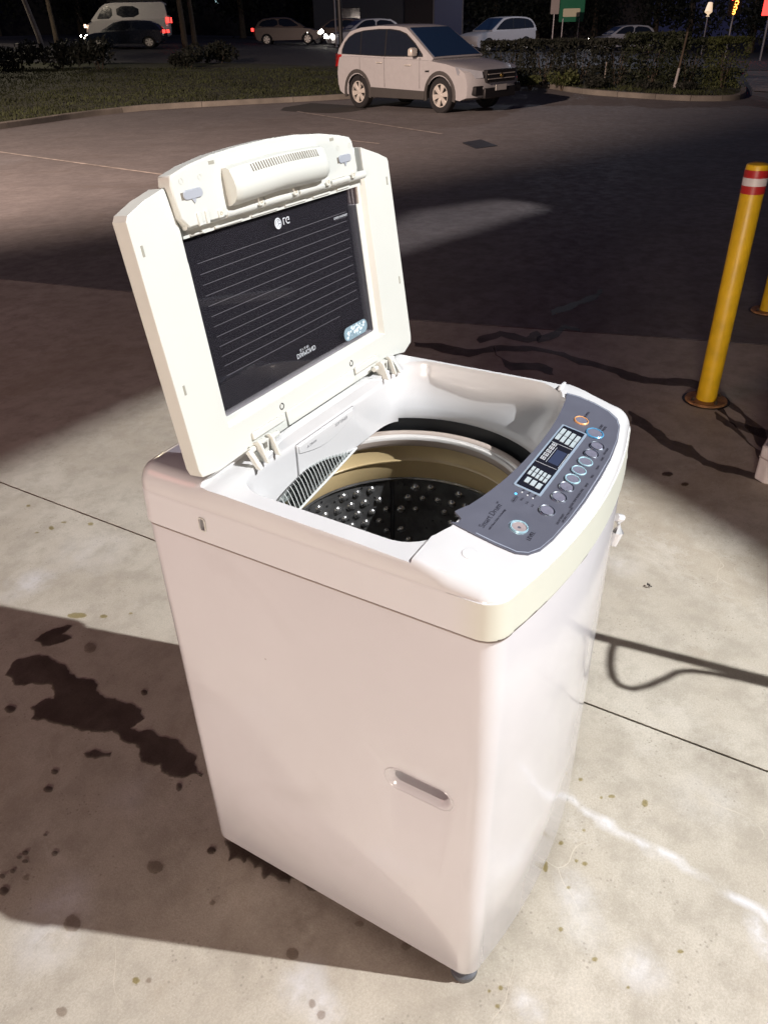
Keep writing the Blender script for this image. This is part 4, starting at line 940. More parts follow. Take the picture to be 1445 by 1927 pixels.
def car(name, label, pos, heading, paint_m, S, lit=False, group=None, detail=True, cat='car'):
    """S: L, W, belt profile etc.  x forward, y left, z up; origin midway between the wheels on the ground"""
    e = empty(name, (pos[0], pos[1], h(*pos)), heading); tag(e, label, cat, group)
    hw = S['W']/2; wb = S['wb']; wr = S['wr']
    low = []                # closed side profile of the lower body with its wheel openings
    for i_, (x, z) in enumerate(S['low']):
        nx, nz_ = S['low'][(i_+1) % len(S['low'])]; low.append((x, z))
        if z < S['sill'] and nz_ <= S['sill']+.06 and nx < x:
            for cx_ in (wb/2+S.get('wo', 0), -wb/2+S.get('wo', 0)):
                if nx < cx_ < x:
                    low += [(cx_+wr*1.16*cos(R(a_)), wr+wr*1.16*sin(R(a_))) for a_ in range(-8, 189, 14)]
    NY = 8
    def prof(t, pts, tumble):
        out = []
        for x, z in pts:
            k = abs(t)
            cut = .085*k**4*(1 if abs(x) > S['L']*.38 else .35)+.0
            xx = x*(1-cut*(abs(x)/(S['L']/2))**3)
            zz = z-(.035*k**6 if z > S['sill']+.2 else 0)
            out.append((xx, zz))
        return out
    bm = bmesh.new(); rings = []
    for i in range(-NY, NY+1):
        t = i/NY; tt = sin(t*pi/2)
        rings.append([(x, hw*tt*(1-.015*(1-cl((z-S['sill'])/.25))), z) for x, z in prof(tt, low, 0)])
    loft(bm, rings)
    body = obj('body', bm, [paint_m, clad, trimb], e, 30)
    if detail:
        for p in body.data.polygons:
            n = p.normal; c = p.center
            rw = min(hypot(c.x-(-wb/2+S.get('wo', 0)), c.z-wr), hypot(c.x-(wb/2+S.get('wo', 0)), c.z-wr))
            if rw < wr*1.17 and abs(n.y) < .5: p.material_index = 2
        resmooth(body, 30)
    # greenhouse
    gh = S['gh']; rf_ = S['roof']  # gh: list (x,z) belt->roof->belt outline
    bm = bmesh.new(); rings = []
    for t in (-1, -.98, -.9, -.6, -.2, .2, .6, .9, .98, 1):
        k = abs(t); rings.append([(x*(1-.012*k**4), t*(hw-.03-(S['tum'])*cl((z-S['belt'])/(rf_-S['belt']))), z-(.028*k**5)*cl((z-S['belt'])/(rf_-S['belt']))) for x, z in gh])
    loft(bm, rings); obj('cabin', bm, paint_m, e, 30)
    def sidept(x, z, sd, d=.004):
        return (x, sd*(hw-.03-S['tum']*cl((z-S['belt'])/(rf_-S['belt']))+d), z)
    for sd in (-1, 1):
        if 'band' in S:
            bm = bmesh.new(); a = [bm.verts.new(sidept(x, z, sd, .0025)) for x, z in S['band']]; b = [bm.verts.new(sidept(x, z, sd, -.02)) for x, z in S['band']]
            bm.faces.new(a); bm.faces.new(b[::-1])
            for i in range(len(a)): bm.faces.new((a[i], a[(i+1) % len(a)], b[(i+1) % len(a)], b[i]))
            obj('window_surround', bm, trimb, e)
        for wn in S['win']:
            bm = bmesh.new(); pts = wn if 'band' in S else poly_smooth(wn, 1)
            a = [bm.verts.new(sidept(x, z, sd)) for x, z in pts]; b = [bm.verts.new(sidept(x, z, sd, -.02)) for x, z in pts]
            bm.faces.new(a if sd < 0 else a[::-1])
            for i in range(len(a)): bm.faces.new((a[i], a[(i+1) % len(a)], b[(i+1) % len(a)], b[i]))
            obj('side_window', bm, carglass, e)
    def screen(p0, p1, k0, k1, nm, off):
        bm = bmesh.new(); a = Vector((p1[0]-p0[0], 0, p1[1]-p0[1])).normalized(); n = Vector((a.z, 0, -a.x))*off
        y0 = hw-.03-.09; y1 = hw-.03-S['tum']-.07
        q = [Vector((p0[0], 0, p0[1]))+a*.05, Vector((p1[0], 0, p1[1]))-a*.05]
        pts = [q[0]+Vector((0, -y0, 0)), q[0]+Vector((0, y0, 0)), q[1]+Vector((0, y1, 0)), q[1]+Vector((0, -y1, 0))]
        v0 = [bm.verts.new(p+n*.006) for p in pts]; v1 = [bm.verts.new(p-n*.02) for p in pts]; bm.faces.new(v0); bm.faces.new(v1[::-1])
        for i in range(4): bm.faces.new((v0[i], v1[i], v1[(i+1) % 4], v0[(i+1) % 4]))
        obj(nm, bm, carglass, e)
    screen(*S['ws'], 0, 0, 'windscreen', 1); bpy.data.objects[max((o.name for o in e.children if o.name.startswith('windscreen')))].data.materials[0] = wsglass; screen(*S['rs'], 0, 0, 'rear_window', -1)
    # wheels
    for sx in (-wb/2+S.get('wo', 0), wb/2+S.get('wo', 0)):
        for sd in (-1, 1):
            Mw = Matrix.Translation((sx, sd*(hw-.02), wr)) @ Matrix.Rotation(sd*-pi/2, 4, 'X')
            bm = bmesh.new(); V = lathe(bm, [(wr*.62, -.20), (wr*.9, -.21), (wr, -.18), (wr, -.03), (wr*.93, .0), (wr*.66, .0), (wr*.63, -.015)], n=30); bmesh.ops.transform(bm, matrix=Mw, verts=bm.verts); wh = obj('wheel', bm, tyre_m, e)
            if detail:
                bm = bmesh.new(); lathe(bm, [(wr*.66, -.005), (wr*.60, -.006), (wr*.58, -.06)], n=30); 
                bmesh.ops.transform(bm, matrix=Mw, verts=bm.verts); obj('rim', bm, rim_m, wh)
                bm = bmesh.new(); V = lathe(bm, [(wr*.61, -.07), (.0001, -.07)], n=24); bmesh.ops.transform(bm, matrix=Mw, verts=bm.verts); obj('brake_shade', bm, trimb, wh)
                for k in range(6):
                    bm = bmesh.new(); a = 2*pi*k/6+.2; Ms = Mw @ Matrix.Rotation(a, 4, 'Z')
                    prism(bm, [(.03, -.028), (wr*.40, -.050), (wr*.61, -.058), (wr*.61, .058), (wr*.40, .050), (.03, .028)], -.045, -.010, Ms); obj('spoke', bm, rim_m, wh, bevel=.006)
                bm = bmesh.new(); lathe(bm, [(.055, -.04), (.05, -.004), (.0001, 0)], n=16); bmesh.ops.transform(bm, matrix=Mw, verts=bm.verts); obj('hub_cap', bm, rim_m, wh)
    return e, body, sidept, hw
SUV = dict(L=4.62, W=1.85, wb=2.70, wr=.355, wo=-.05, sill=.34, belt=1.0, roof=1.70, tum=.17,
  low=[(-2.22, .36), (-2.29, .55), (-2.30, .78), (-2.24, .98), (-2.17, 1.10), (-1.6, 1.115), (-.4, 1.085), (.62, 1.06), (1.0, 1.045), (1.5, .99), (1.95, .915), (2.18, .83), (2.28, .68), (2.31, .5), (2.26, .33), (2.0, .27), (.8, .29), (-.9, .29), (-2.05, .30)],
  gh=[(-2.21, 1.02), (-2.14, 1.25), (-1.98, 1.46), (-1.80, 1.60), (-1.45, 1.675), (-.8, 1.705), (-.2, 1.69), (.10, 1.655), (.42, 1.465), (.75, 1.26), (1.08, 1.06), (1.0, .98), (-2.1, .96)],
  ws=((1.08, 1.06), (.10, 1.655)), rs=((-2.19, 1.13), (-1.88, 1.56)),
  band=[(-2.0, 1.13), (-2.0, 1.22), (-1.93, 1.36), (-1.80, 1.47), (-1.6, 1.55), (-1.3, 1.595), (-.8, 1.62), (-.4, 1.615), (-.1, 1.585), (.14, 1.52), (.45, 1.34), (.72, 1.13), (.74, 1.085), (-.5, 1.085)],
  win=[[(-1.97, 1.14), (-1.97, 1.22), (-1.90, 1.35), (-1.78, 1.455), (-1.6, 1.53), (-1.38, 1.57), (-1.34, 1.125)], [(-1.31, 1.12), (-1.35, 1.575), (-.9, 1.60), (-.54, 1.60), (-.50, 1.11)], [(-.46, 1.11), (-.50, 1.60), (-.12, 1.57), (.12, 1.505), (.43, 1.325), (.69, 1.13), (.71, 1.10)]])
carw = mat('cream_white_car_paint', (.38, .385, .395), .22, coat=.6)
rw = Vector((17.90, 11.22)); fw = Vector((17.26, 8.45)); hd = (fw-rw).normalized(); mid = (rw+fw)/2; left = Vector((-hd.y, hd.x))
K_ = 1.045
cpos = mid+left*.90+hd*.05-RH*.28
e, body, sp, hw = car('parked_car', 'white mid-size SUV parked by the kerb, facing right, lights off', (cpos.x, cpos.y), atan2(hd.y, hd.x), carw, SUV); e.scale = (.985, K_, K_)
# details, mirrored on both flanks
def arch(e, sx, wr, hw, sd):
    bm = bmesh.new(); pa = []; 
    rings = []
    for k in range(17):
        a = R(-14+208*k/16); ring = []
        for rr, y in ((wr*1.12, .95*hw), (wr*1.12, hw+.012), (wr*1.20, hw+.016), (wr*1.34, hw+.004), (wr*1.34, .95*hw)): ring.append((sx+rr*cos(a), sd*y, wr+rr*sin(a)))
        rings.append(ring)
    loft(bm, rings); obj('wheel_arch_trim', bm, clad, e)
for sd in (-1, 1):
    for sx in (-1.40, 1.30): arch(e, sx, .355, .925, sd)
    bm = bmesh.new(); prism(bm, [(-.93, .26), (.83, .26), (.83, .43), (-.93, .47)], -.02, .022, Matrix.Translation((0, sd*.925, 0)) @ Matrix(((1, 0, 0, 0), (0, 0, 1, 0), (0, 1, 0, 0), (0, 0, 0, 1)))); obj('side_skirt', bm, clad, e, bevel=.01)
    for x, z in ((-.62, .965), (.32, .925)):
        bm = bmesh.new(); tube(bm, [(x-.10, sd*.93, z), (x-.06, sd*.955, z+.003), (x+.06, sd*.955, z+.003), (x+.10, sd*.93, z)], .014, 8); obj('door_handle', bm, rim_m, e)
    for x in (-1.30, -.46, .68):     # shut lines
        bm = bmesh.new(); box(bm, x-.004, x+.004, sd*.9215-.004, sd*.9215+.004, .48, 1.07); obj('door_gap', bm, trimb, e)
    bm = bmesh.new(); prism(bm, [(.46, 1.10), (.60, 1.10), (.61, 1.24), (.55, 1.27), (.47, 1.24)], .0, .20, Matrix.Translation((0, sd*.90, 0)) @ Matrix(((1, 0, 0, 0), (0, 0, sd, 0), (0, 1, 0, 0), (0, 0, 0, 1)))); obj('wing_mirror', bm, rim_m, e, bevel=.03)
    bm = bmesh.new(); prism(bm, [(.86, .80), (.98, .80), (.98, .835), (.86, .83)], -.01, .012, Matrix.Translation((0, sd*.925, 0)) @ Matrix(((1, 0, 0, 0), (0, 0, 1, 0), (0, 1, 0, 0), (0, 0, 0, 1)))); obj('fender_vent', bm, trimb, e)
    # head lamp wraps the corner
    bm = bmesh.new(); L_ = [(1.72, .90, .915), (1.95, .865, .885), (2.13, .73, .85), (2.21, .55, .82), (2.235, .53, .70), (2.17, .70, .69), (1.98, .855, .71), (1.80, .905, .76)]
    a = [bm.verts.new((x+.035, sd*(y+.035), z)) for x, y, z in L_]; b = [bm.verts.new((x-.1, sd*(y-.1), z)) for x, y, z in L_]; bm.faces.new(a)
    for i in range(8): bm.faces.new((a[i], a[(i+1) % 8], b[(i+1) % 8], b[i]))
    hl = obj('headlight', bm, headm, e)
    bm = bmesh.new(); L_ = [(-2.02, .90, 1.12), (-2.18, .83, 1.14), (-2.26, .70, 1.08), (-2.30, .66, .86), (-2.25, .84, .84), (-2.14, .90, .88), (-2.06, .905, 1.0)]
    a = [bm.verts.new((x-.03, sd*(y+.03), z)) for x, y, z in L_]; b = [bm.verts.new((x+.08, sd*(y-.08), z)) for x, y, z in L_]; bm.faces.new(a)
    for i in range(7): bm.faces.new((a[i], a[(i+1) % 7], b[(i+1) % 7], b[i]))
    obj('tail_light', bm, redl, e)
    bm = bmesh.new(); prism(bm, rrect(.5, .82, .37, .55, .04, 3), 2.15, 2.275, Matrix(((0, 0, 1, 0), (sd, 0, 0, 0), (0, 1, 0, 0), (0, 0, 0, 1)))); fl_ = obj('fog_lamp_bay', bm, trimb, e, bevel=.01)
bm = bmesh.new(); prism(bm, [(-.5, .60), (.5, .60), (.54, .74), (.5, .84), (-.5, .84), (-.54, .74)], 2.22, 2.335, Matrix(((0, 0, 1, 0), (1, 0, 0, 0), (0, 1, 0, 0), (0, 0, 0, 1)))); gr = obj('grille', bm, trimb, e, bevel=.01)
for z in (.66, .75): bm = bmesh.new(); box(bm, 2.33, 2.345, -.48, .48, z, z+.014); obj('grille_bar', bm, rim_m, gr)
bm = bmesh.new(); box(bm, 2.25, 2.33, -.55, .55, .30, .50); obj('lower_grille', bm, trimb, e, bevel=.02)
bm = bmesh.new(); box(bm, 2.33, 2.345, -.19, .19, .44, .55); obj('number_plate', bm, plate, e)
bm = bmesh.new(); lathe(bm, [(.0001, .01), (.045, .008), (.05, 0)], n=18); bmesh.ops.transform(bm, matrix=Matrix.Translation((2.345, 0, .72)) @ Matrix.Rotation(pi/2, 4, 'Y'), verts=bm.verts); obj('front_badge', bm, mat('gold_badge', (.7, .5, .15), .3, metal=1), gr)

HATCH = dict(L=4.3, W=1.76, wb=2.55, wr=.31, sill=.3, belt=.92, roof=1.47, tum=.15,
  low=[(-2.05, .34), (-2.13, .6), (-2.10, .92), (-1.9, .98), (-.5, .96), (.8, .93), (1.5, .86), (1.98, .72), (2.14, .55), (2.12, .32), (1.85, .24), (-1.85, .24)],
  gh=[(-1.98, .92), (-1.75, 1.25), (-1.45, 1.42), (-.8, 1.475), (0, 1.465), (.3, 1.40), (.85, 1.10), (1.12, .93), (1.0, .86), (-1.9, .86)],
  ws=((1.1, .94), (.32, 1.40)), rs=((-1.95, .96), (-1.5, 1.40)),
  win=[[(-1.72, 1.0), (-1.6, 1.2), (-1.35, 1.34), (-.55, 1.40), (-.5, .98)], [(-.43, .98), (-.48, 1.40), (.02, 1.395), (.3, 1.32), (.72, 1.05), (.76, .98)]])
VAN = dict(L=4.7, W=1.70, wb=2.57, wr=.33, wo=-.1, sill=.35, belt=1.12, roof=1.98, tum=.10,
  low=[(-2.28, .38), (-2.33, .7), (-2.32, 1.2), (-1.0, 1.2), (1.5, 1.18), (1.95, 1.12), (2.22, .98), (2.34, .72), (2.35, .4), (2.1, .28), (-2.15, .28)],
  gh=[(-2.31, 1.12), (-2.27, 1.6), (-2.20, 1.9), (-2.05, 1.97), (.6, 1.985), (1.05, 1.93), (1.35, 1.75), (1.95, 1.15), (1.8, 1.05), (-2.2, 1.05)],
  ws=((1.93, 1.17), (1.22, 1.84)), rs=((-2.31, 1.25), (-2.24, 1.85)),
  win=[[(.72, 1.22), (.68, 1.80), (1.08, 1.80), (1.42, 1.45), (1.58, 1.24), (1.5, 1.20)], [(-.75, 1.26), (-.77, 1.78), (.45, 1.80), (.47, 1.26)]])
def sideL(s, px, py=50):       # ground position seen at picture column px, s metres ahead
    d = f*1432.26+r2*(px-722.5)-u2*(py-963.5); k = s/(d.x*FH.x+d.y*FH.y); return CAM.x+d.x*k, CAM.y+d.y*k
FL = atan2(-RH.y, -RH.x)       # heading that faces left in the picture
def lamps(e, S, front=True, rear=True, hwf=.62, glow=None, zf=.66, zr=.85):
    for sd in (-1, 1):
        if front:
            bm = bmesh.new(); bmesh.ops.create_icosphere(bm, subdivisions=2, radius=.15); bmesh.ops.transform(bm, matrix=Matrix.Translation((S['L']/2-.03, sd*hwf, zf)) @ Matrix.Diagonal((.6, 1, .8, 1)), verts=bm.verts); obj('headlight', bm, glow_w, e)
        if rear:
            bm = bmesh.new(); box(bm, -S['L']/2-.03, -S['L']/2+.12, sd*(S['W']/2-.02)-.05, sd*(S['W']/2-.02)+.03, zr-.09, zr+.09); obj('tail_light', bm, glow_r, e, bevel=.02)
vanw = mat('white_van_paint', (.78, .74, .68), .35, coat=.4); dkb = mat('dark_blue_car_paint', (.006, .011, .024), .2, coat=.6); brn = mat('grey_brown_car_paint', (.12, .085, .07), .3, coat=.5); whc = mat('white_car_paint', (.38, .38, .40), .3, coat=.5)
e1, _, _, _ = car('delivery_van', 'white van with roof rack driving left on the road behind the verge', sideL(52, 244), FL+.12, vanw, VAN, cat='van'); 
bm = bmesh.new()
for sd in (-.62, .62): box(bm, -2.0, .9, sd-.02, sd+.02, 2.03, 2.06)
rk = obj('roof_rack', bm, trimb, e1)
for x in (-1.8, -1.0, -.2, .6): bm = bmesh.new(); box(bm, x-.03, x+.03, -.66, .66, 1.96, 2.035); obj('rack_bar', bm, trimb, rk)
for sd in (-1, 1):
    bm = bmesh.new(); box(bm, -2.36, -2.2, sd*.80-.04, sd*.80+.05, .95, 1.22); obj('tail_light', bm, glow_r, e1)
    bm = bmesh.new(); box(bm, 2.27, 2.36, sd*.66-.12, sd*.66+.12, .82, .98); obj('headlight', bm, mat('dim_lamp', (.8, .6, .5), .5, emit=((1, .7, .5), 3)), e1)
e2, _, _, _ = car('sedan_car', 'dark blue car with one blazing headlight passing in front of the white van', sideL(45, 234), FL+.1, dkb, HATCH); e2.scale = (.95, .95, .80); lamps(e2, HATCH)
e3, _, _, _ = car('hatchback_car', 'dull brown car driving right, left of the white SUV roof', sideL(57, 541), FL+pi, brn, dict(HATCH)); lamps(e3, HATCH)
e4, _, _, _ = car('small_car', 'white car half hidden behind the roof of the parked SUV', sideL(52, 684), FL+.35, whc, HATCH); lamps(e4, HATCH, rear=False)
e5, _, _, _ = car('wagon_car', 'white car turned towards the camera behind the dark hedge, unlit', sideL(51, 935), FL+.55, whc, SUV)
e6, _, _, _ = car('estate_car', 'white car with lit headlight above the right part of the hedge', sideL(60, 1172), FL+.1, whc, HATCH); lamps(e6, HATCH)
e7, _, _, _ = car('following_car', 'grey car with glaring headlights just right of the brown car', sideL(60, 640), FL-.5, brn, HATCH, detail=True); lamps(e7, HATCH, rear=False)

# ------------------------------------------------------------------ planting
leaf = mat('hedge_leaves', (.018, .026, .008), .7, nz=(2, .5)); leaf2 = mat('clipped_hedge_leaves', (.06, .075, .018), .7, nz=(2.5, .5)); dleaf = mat('dark_shrub_leaves', (.009, .012, .006), .75, nz=(2, .5)); bark = mat('bark', (.09, .07, .05), .9, nz=(8, .4), bump=(12, .6)); pale_bark = mat('pale_gum_bark', (.30, .27, .24), .8, nz=(3, .3), bump=(6, .3))
def foliage(pts_fn, n, size, M, name, par=None):
    V = []; Fc = []
    for _ in range(n):
        p = pts_fn(); a = Vector((random.gauss(0, 1), random.gauss(0, 1), random.gauss(0, .7))).normalized(); b = a.orthogonal().normalized(); b.rotate(Matrix.Rotation(random.random()*6.28, 3, a)); c = a.cross(b)
        s = size*random.uniform(.6, 1.4); k = len(V); V += [p-b*s, p+c*s*.45, p+b*s, p-c*s*.45]; Fc.append((k, k+1, k+2, k+3))
    me = bpy.data.meshes.new(name); me.from_pydata(V, [], Fc); return link(name, me, M, par, 0)
def shrub(x, y, wx, wy, hh, M, label, n=900, size=.05, boxy=False, cat='shrub', group=None, z0=.1, rz=0, name='shrub'):
    z = h(x, y)+z0; e = empty(name, (x, y, z), rz); tag(e, label, cat, group)
    lob = [(random.uniform(-.6, .6)*wx, random.uniform(-.6, .6)*wy, random.uniform(.35, .8)*hh, random.uniform(.25, .5)) for _ in range(7)]
    def fn():
        if boxy:
            p = Vector((random.uniform(-1, 1)*wx, random.uniform(-1, 1)*wy, random.random()*hh)); ax = random.random()
            if ax < .4: p.z = hh*(1-random.random()**2*.12)+.05*noise.noise(Vector((p.x*3, p.y*3, 1)))
            elif ax < .7: p.y = wy*(1-random.random()**2*.15)*random.choice((-1, 1))+.07*noise.noise(Vector((p.x*2, p.z*3, 9)))
            elif ax < .85: p.x = wx*(1-random.random()**2*.15)*random.choice((-1, 1))
            return p
        l = random.choice(lob); d = Vector((random.gauss(0, 1), random.gauss(0, 1), random.gauss(0, 1))).normalized()*random.random()**.35
        return Vector((l[0]+d.x*wx*l[3]*1.2, l[1]+d.y*wy*l[3]*1.2, max(.02, l[2]+d.z*hh*l[3])))
    foliage(fn, n, size, M, 'leaves', e)
    bm = bmesh.new()
    for k in range(5): a = 2*pi*k/5; tube(bm, [(.05*cos(a)*wx, .05*sin(a)*wy, -z0), (.35*wx*cos(a), .35*wy*sin(a), hh*.7)], [.02, .008], 5)
    obj('stem', bm, bark, e); return e
GR = 'loose dark hedge shrubs along the verge'
hp_ = [(955, 27.0, 'first dark hedge shrub from the parked car'), (1025, 26.4, 'dark hedge shrub below the green road sign'), (1095, 26.0, 'dark hedge shrub below the lit white estate car'), (1165, 25.6, 'dark hedge shrub under the tail of the white estate car'), (1230, 25.2, 'dark hedge shrub left of the leaning stake'), (1300, 24.8, 'dark hedge shrub right beside the clipped hedge block')]
for px, s, lb in hp_:
    x, y = sideL(s, px, 110); shrub(x, y, .80, .5, 1.12+.12*(px == 1230)+random.uniform(-.08, .08), dleaf if px < 1200 else leaf, lb, 2600, .05, boxy=True, group=GR, rz=atan2(RH.y, RH.x), cat='hedge shrub', name='hedge_shrub')
x, y = sideL(23.9, 1366, 120); shrub(x, y, .46, .42, 1.2, leaf2, 'clipped square hedge block, greenest, at the right end of the hedge', 2600, .035, boxy=True, cat='hedge', rz=atan2(RH.y, RH.x), name='hedge_block')
for k, (px, py, s, ww, hh) in enumerate(((1000, 135, 25.6, .45, .3), (1060, 130, 25.2, .5, .42), (1120, 150, 24.4, .4, .25), (1215, 160, 23.8, .4, .22), (1290, 165, 23.4, .36, .22))):
    x, y = sideL(s, px, py); shrub(x, y, ww, ww, hh, leaf2 if k < 2 else dleaf, ['pale low tuft right of the parked car', 'brightest low tuft on the verge below the road sign', 'low dark tuft in the middle of the right verge', 'low dark tuft left of the leaning stake base', 'low dark tuft left of the clipped hedge block'][k], 500, .05, cat='ground plant', group='low tufts in front of the hedge', z0=.08, name='low_plant')
for k, (px, s) in enumerate(((25, 33), (105, 33.5), (180, 33), (350, 34), (410, 36))):
    x, y = sideL(s, px, 80); shrub(x, y, 1.1, .7, .9 if k < 3 else .7, dleaf, ['dark round shrub at the left edge of the photo', 'dark round shrub under the pale leaning trunk', 'dark round shrub in front of the blazing headlight', 'dark low shrub right below the tail of the white van', 'low dark shrub farthest right on the left lawn'][k], 900, .09, group='dark shrubs along the roadside', cat='shrub')
# trunks and poles
def trunk_tree(px, s, rad, top, M, label, lean=0, crown=True, group=None):
    x, y = sideL(s, px, 60); z = h(x, y); e = empty('tree', (x, y, z)); tag(e, label, 'tree', group)
    bm = bmesh.new(); lx, ly = -RH.x*lean, -RH.y*lean
    tube(bm, [(0, 0, -.2), (lx*.15+.02, ly*.15, top*.2), (lx*.5, ly*.5+.03, top*.5), (lx, ly, top)], [rad*1.25, rad, rad*.85, rad*.5], 10)
    for k in range(5):
        a = random.random()*6.28; tube(bm, [(lx*.8, ly*.8, top*.8), (lx+cos(a)*.9, ly+sin(a)*.9, top*1.1), (lx+cos(a)*1.5, ly+sin(a)*1.5, top*1.25)], [rad*.5, rad*.3, rad*.1], 6)
    obj('trunk', bm, M, e)
    if crown:
        lob = [Vector((lx+random.uniform(-1.6, 1.6), ly+random.uniform(-1.6, 1.6), top*1.15+random.uniform(-.6, 1.3))) for _ in range(9)]
        foliage(lambda: random.choice(lob)+Vector((random.gauss(0, .5), random.gauss(0, .5), random.gauss(0, .4))), 1400, .11, dleaf, 'crown', e)
GT = 'dark roadside tree trunks'
trunk_tree(76, 36, .10, 5, pale_bark, 'pale leaning tree trunk left of the white van', .75)
trunk_tree(103, 40, .10, 5.5, bark, 'dim dark trunk just right of the pale leaning one', 0, group=GT)
trunk_tree(345, 46, .13, 6, bark, 'dim dark trunk right of the white van tail', 0, group=GT)
trunk_tree(364, 48, .12, 6, bark, 'second dim trunk right of the white van tail', 0, group=GT)
def pole(px, s, rad, top, M, name, label, cat, base=None, py=60):
    x, y = sideL(s, px, py); z = h(x, y); bm = bmesh.new(); cyl(bm, (0, 0, 0), (0, 0, top), rad, 12); lathe(bm, [(rad*1.8, 0), (rad*1.8, .06), (rad, .1)], n=12)
    o = obj(name, bm, M, None); o.location = (x, y, z+.08); tag(o, label, cat); return o
poleg = mat('dull_galvanised_steel', (.2, .2, .22), .5, metal=.6)
pole(632, 50, .05, 7, poleg, 'street_pole', 'thin pale street pole above the headlights left of the SUV', 'pole')
pole(641, 30, .07, 5, trimb, 'dark_post', 'thick black post standing directly behind the tail of the parked SUV', 'post')
bm = bmesh.new(); tube(bm, [(0, 0, 0), (RH.x*.06, RH.y*.06, .55), (RH.x*.13, RH.y*.13, 1.35)], [.035, .03, .028], 10); x, y = sideL(24.2, 1270, 150); o = obj('leaning_stake', bm, bark); o.location = (x, y, h(x, y)+.08); tag(o, 'dark leaning stake with pale foot standing in the right hedge', 'stake')
bm = bmesh.new(); tube(bm, [(-.002, -.002, -.0), (RH.x*.055, RH.y*.055, .5)], [.04, .035], 10); obj('pale_foot', bm, mat('pale_stake_sleeve', (.42, .4, .38), .7), o)
x, y = sideL(25.2, 1140, 120); bm = bmesh.new(); cyl(bm, (0, 0, 0), (.03, 0, .6), .018, 8); o = obj('thin_stake', bm, pale_bark); o.location = (x, y, h(x, y)+.1); tag(o, 'thin pale stake in the hedge below the lit headlight', 'stake')
# green road sign on two posts and the small one beside it
x, y = sideL(30, 1075, 20); z = h(x, y); e = empty('road_sign', (x, y, z), atan2(RH.y, RH.x)); tag(e, 'small green direction sign on two steel posts behind the hedge', 'road sign')
for dx in (-.26, .28): bm = bmesh.new(); cyl(bm, (dx, 0, 0), (dx, 0, 1.72), .022, 8); obj('post', bm, poleg, e)
bm = bmesh.new(); prism(bm, rrect(-.40, .42, 1.62, 2.25, .04, 4), -.012, .012, Mx); obj('sign_plate', bm, mat('green_sign', (.01, .11, .06), .4), e)
bm = bmesh.new(); prism(bm, rrect(-.28, .28, 1.76, 1.99, .03, 3), -.02, -.0125, Mx); obj('sign_patch', bm, mat('pale_sign_patch', (.42, .42, .32), .5), e)
x, y = sideL(28, 1043, 20); z = h(x, y); e = empty('small_sign', (x, y, z), atan2(RH.y, RH.x)); tag(e, 'small grey plate sign on one post left of the green sign', 'road sign')
bm = bmesh.new(); cyl(bm, (0, 0, 0), (0, 0, 2.3), .022, 8); obj('post', bm, poleg, e)
bm = bmesh.new(); prism(bm, rrect(-.13, .13, 1.85, 2.3, .02, 3), -.035, -.025, Mx); obj('sign_plate', bm, mat('grey_sign_back', (.22, .2, .2), .5), e)
# buildings and dark backdrop across the road
def house(px, s, w_, d_, hh, M, label, rz=0, wins=(), name='building'):
    x, y = sideL(s, px, 40); z = h(x, y)-.5; e = empty(name, (x, y, z), atan2(RH.y, RH.x)+rz); tag(e, label, 'building')
    bm = bmesh.new(); box(bm, -w_/2, w_/2, 0, d_, 0, hh); obj('wall', bm, M, e)
    bm = bmesh.new(); box(bm, -w_/2-.3, w_/2+.3, -.3, d_+.3, hh, hh+.25); obj('roof', bm, trimb, e)
    for x0, z0, ww, wh, Mm in wins:
        bm = bmesh.new(); box(bm, x0-ww/2, x0+ww/2, -.03, .02, z0, z0+wh); fr = obj('window', bm, trimb, e)
        bm = bmesh.new(); box(bm, x0-ww/2+.05, x0+ww/2-.05, -.05, -.032, z0+.05, z0+wh-.05); obj('pane', bm, Mm, fr)
bluew = mat('blue_grey_cladding', (.06, .07, .12), .6, nz=(1, .2)); brw = mat('dark_brick_wall', (.05, .045, .045), .8, nz=(4, .2)); grw = mat('grey_render_wall', (.07, .07, .08), .8)
glowp = mat('faint_lit_pane', (.3, .4, .45), .4, emit=((.5, .75, .8), .9))
house(745, 72, 13, 8, 6, grw, 'dim grey shed across the road behind the SUV roof', wins=((-3.6, 1.8, 1.6, 1.1, carglass), (4, 1.5, 1.4, 1.4, carglass)))
x, y = sideL(66, 843, 40); e = empty('sign_pylon', (x, y, h(x, y)), atan2(RH.y, RH.x)); tag(e, 'tall dark blue pylon panel above the SUV windscreen', 'pylon')
bm = bmesh.new(); box(bm, -1.0, 1.0, 0, .8, -.3, 7); pf = obj('panel', bm, mat('navy_pylon', (.02, .035, .12), .4), e)
for dx in (-1.05, 1.05): bm = bmesh.new(); cyl(bm, (dx, .1, -.3), (dx, .1, 7.1), .07, 8); obj('frame_post', bm, poleg, e)
house(400, 85, 22, 8, 6, brw, 'very dark long building beyond the road on the left', wins=((.6, 2.9, .35, .5, glowp), (1.6, 3.2, .25, .25, glowp), (-6, 1.5, 2, 1.2, carglass)))
house(1060, 82, 16, 8, 7, brw, 'black unlit building behind the road sign', wins=((-3, 1.5, 2, 1.2, carglass), (3, 1.5, 2, 1.2, carglass)))
house(60, 75, 20, 8, 6, brw, 'dark building behind the trunks at the far left', wins=((-3, 2, 2, 1.2, carglass), (5, 2, 2, 1.2, carglass)))
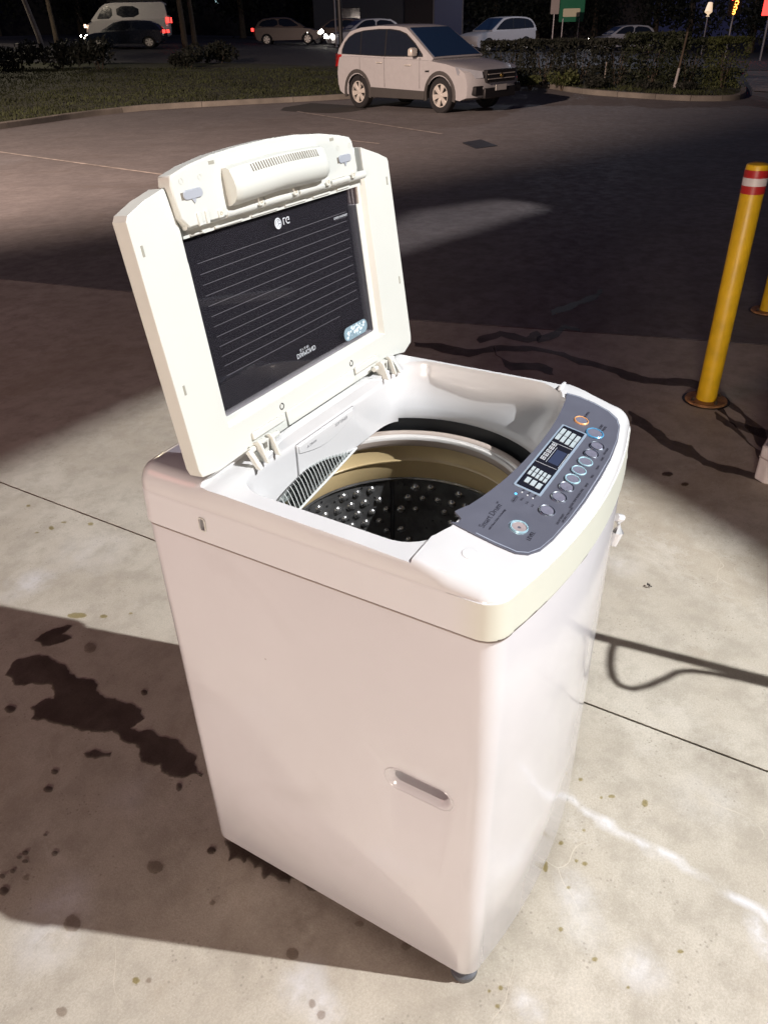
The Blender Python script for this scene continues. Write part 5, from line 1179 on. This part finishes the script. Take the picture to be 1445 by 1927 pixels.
# tall dark trees closing the far side
GB = 'black roadside trees closing the view across the road'
def bigtree(px, s, label):
    x, y = sideL(s, px, 40); z = h(x, y); e = empty('tree', (x, y, z)); tag(e, label, 'tree', GB)
    bm = bmesh.new(); tube(bm, [(0, 0, -.3), (.1, .05, 2), (0, .1, 4.5)], [.3, .22, .14], 8); obj('trunk', bm, bark, e)
    lob = [Vector((random.uniform(-2.6, 2.6), random.uniform(-2.2, 2.2), random.uniform(1.6, 6.0))) for _ in range(16)]
    foliage(lambda: random.choice(lob)+Vector((random.gauss(0, .65), random.gauss(0, .65), random.gauss(0, .55))), 2600, .16, dleaf, 'crown', e)
for i, (px, s) in enumerate(((-10, 66), (150, 70), (290, 66), (455, 74), (590, 78), (930, 70), (1010, 76), (1120, 78), (1235, 72), (1300, 66), (1420, 60), (1500, 58))):
    bigtree(px, s, ['black tree mass in the far left corner', 'black tree behind the pale leaning trunk', 'black tree above the white van', 'black tree left of the brown car', 'black tree above the brown car headlights', 'black tree above the unlit white car', 'black tree just left of the road sign', 'black tree directly behind the green sign', 'black tree over the lit white estate car tail', 'black tree left of the pale lamp', 'black tree behind the orange sign lights', 'black tree at the right edge behind the red sign'][i])
# shop sign lights at the top right
x, y = sideL(45, 1383, 10); e = empty('lit_sign', (x, y, h(x, y)), atan2(RH.y, RH.x)); tag(e, 'small orange neon squiggle sign on a dark post, top right', 'lit sign')
bm = bmesh.new(); box(bm, -.32, .32, .02, .08, 1.9, 2.75); obj('backing_board', bm, trimb, e); bm = bmesh.new(); cyl(bm, (0, .05, 0), (0, .05, 2.0), .05, 8); obj('post', bm, poleg, e)
for k, (zc, rr) in enumerate(((2.44, .085), (2.22, .075), (2.04, .06))):
    bm = bmesh.new(); tube(bm, [(.04-.03*k+rr*cos(R(a)), -.01, zc+rr*sin(R(a))) for a in range(-150, 160, 30)], .02, 6); obj('neon_tube', bm, glow_o, e)
bm = bmesh.new(); tube(bm, [(-.2, -.01, 2.55), (-.05, -.01, 2.62), (.12, -.01, 2.55)], .02, 6); obj('neon_tube', bm, glow_r, e)
x, y = sideL(45, 1452, 10); e = empty('red_sign', (x, y, h(x, y)), atan2(RH.y, RH.x)); tag(e, 'glowing red sign box cut off by the top right corner', 'lit sign')
bm = bmesh.new(); box(bm, -.38, .5, 0, .15, 1.95, 2.9); obj('sign_box', bm, glow_r, e, bevel=.03); bm = bmesh.new(); cyl(bm, (0, .07, 0), (0, .07, 2.0), .06, 8); obj('post', bm, poleg, e)
x, y = sideL(48, 1331, 30); e = empty('lamp_shade_light', (x, y, h(x, y))); tag(e, 'small pale lamp head left of the orange sign lights', 'lamp'); bm = bmesh.new(); cyl(bm, (0, 0, 0), (0, 0, 1.95), .04, 8); obj('post', bm, poleg, e)
bm = bmesh.new(); tube(bm, [(0, 0, 1.9), (-.03, 0, 2.1), (.10, 0, 2.5)], [.10, .20, .12], 10); obj('lamp_head', bm, mat('pale_lamp_head', (.6, .5, .4), .5, emit=((1, .75, .5), .7)), e)
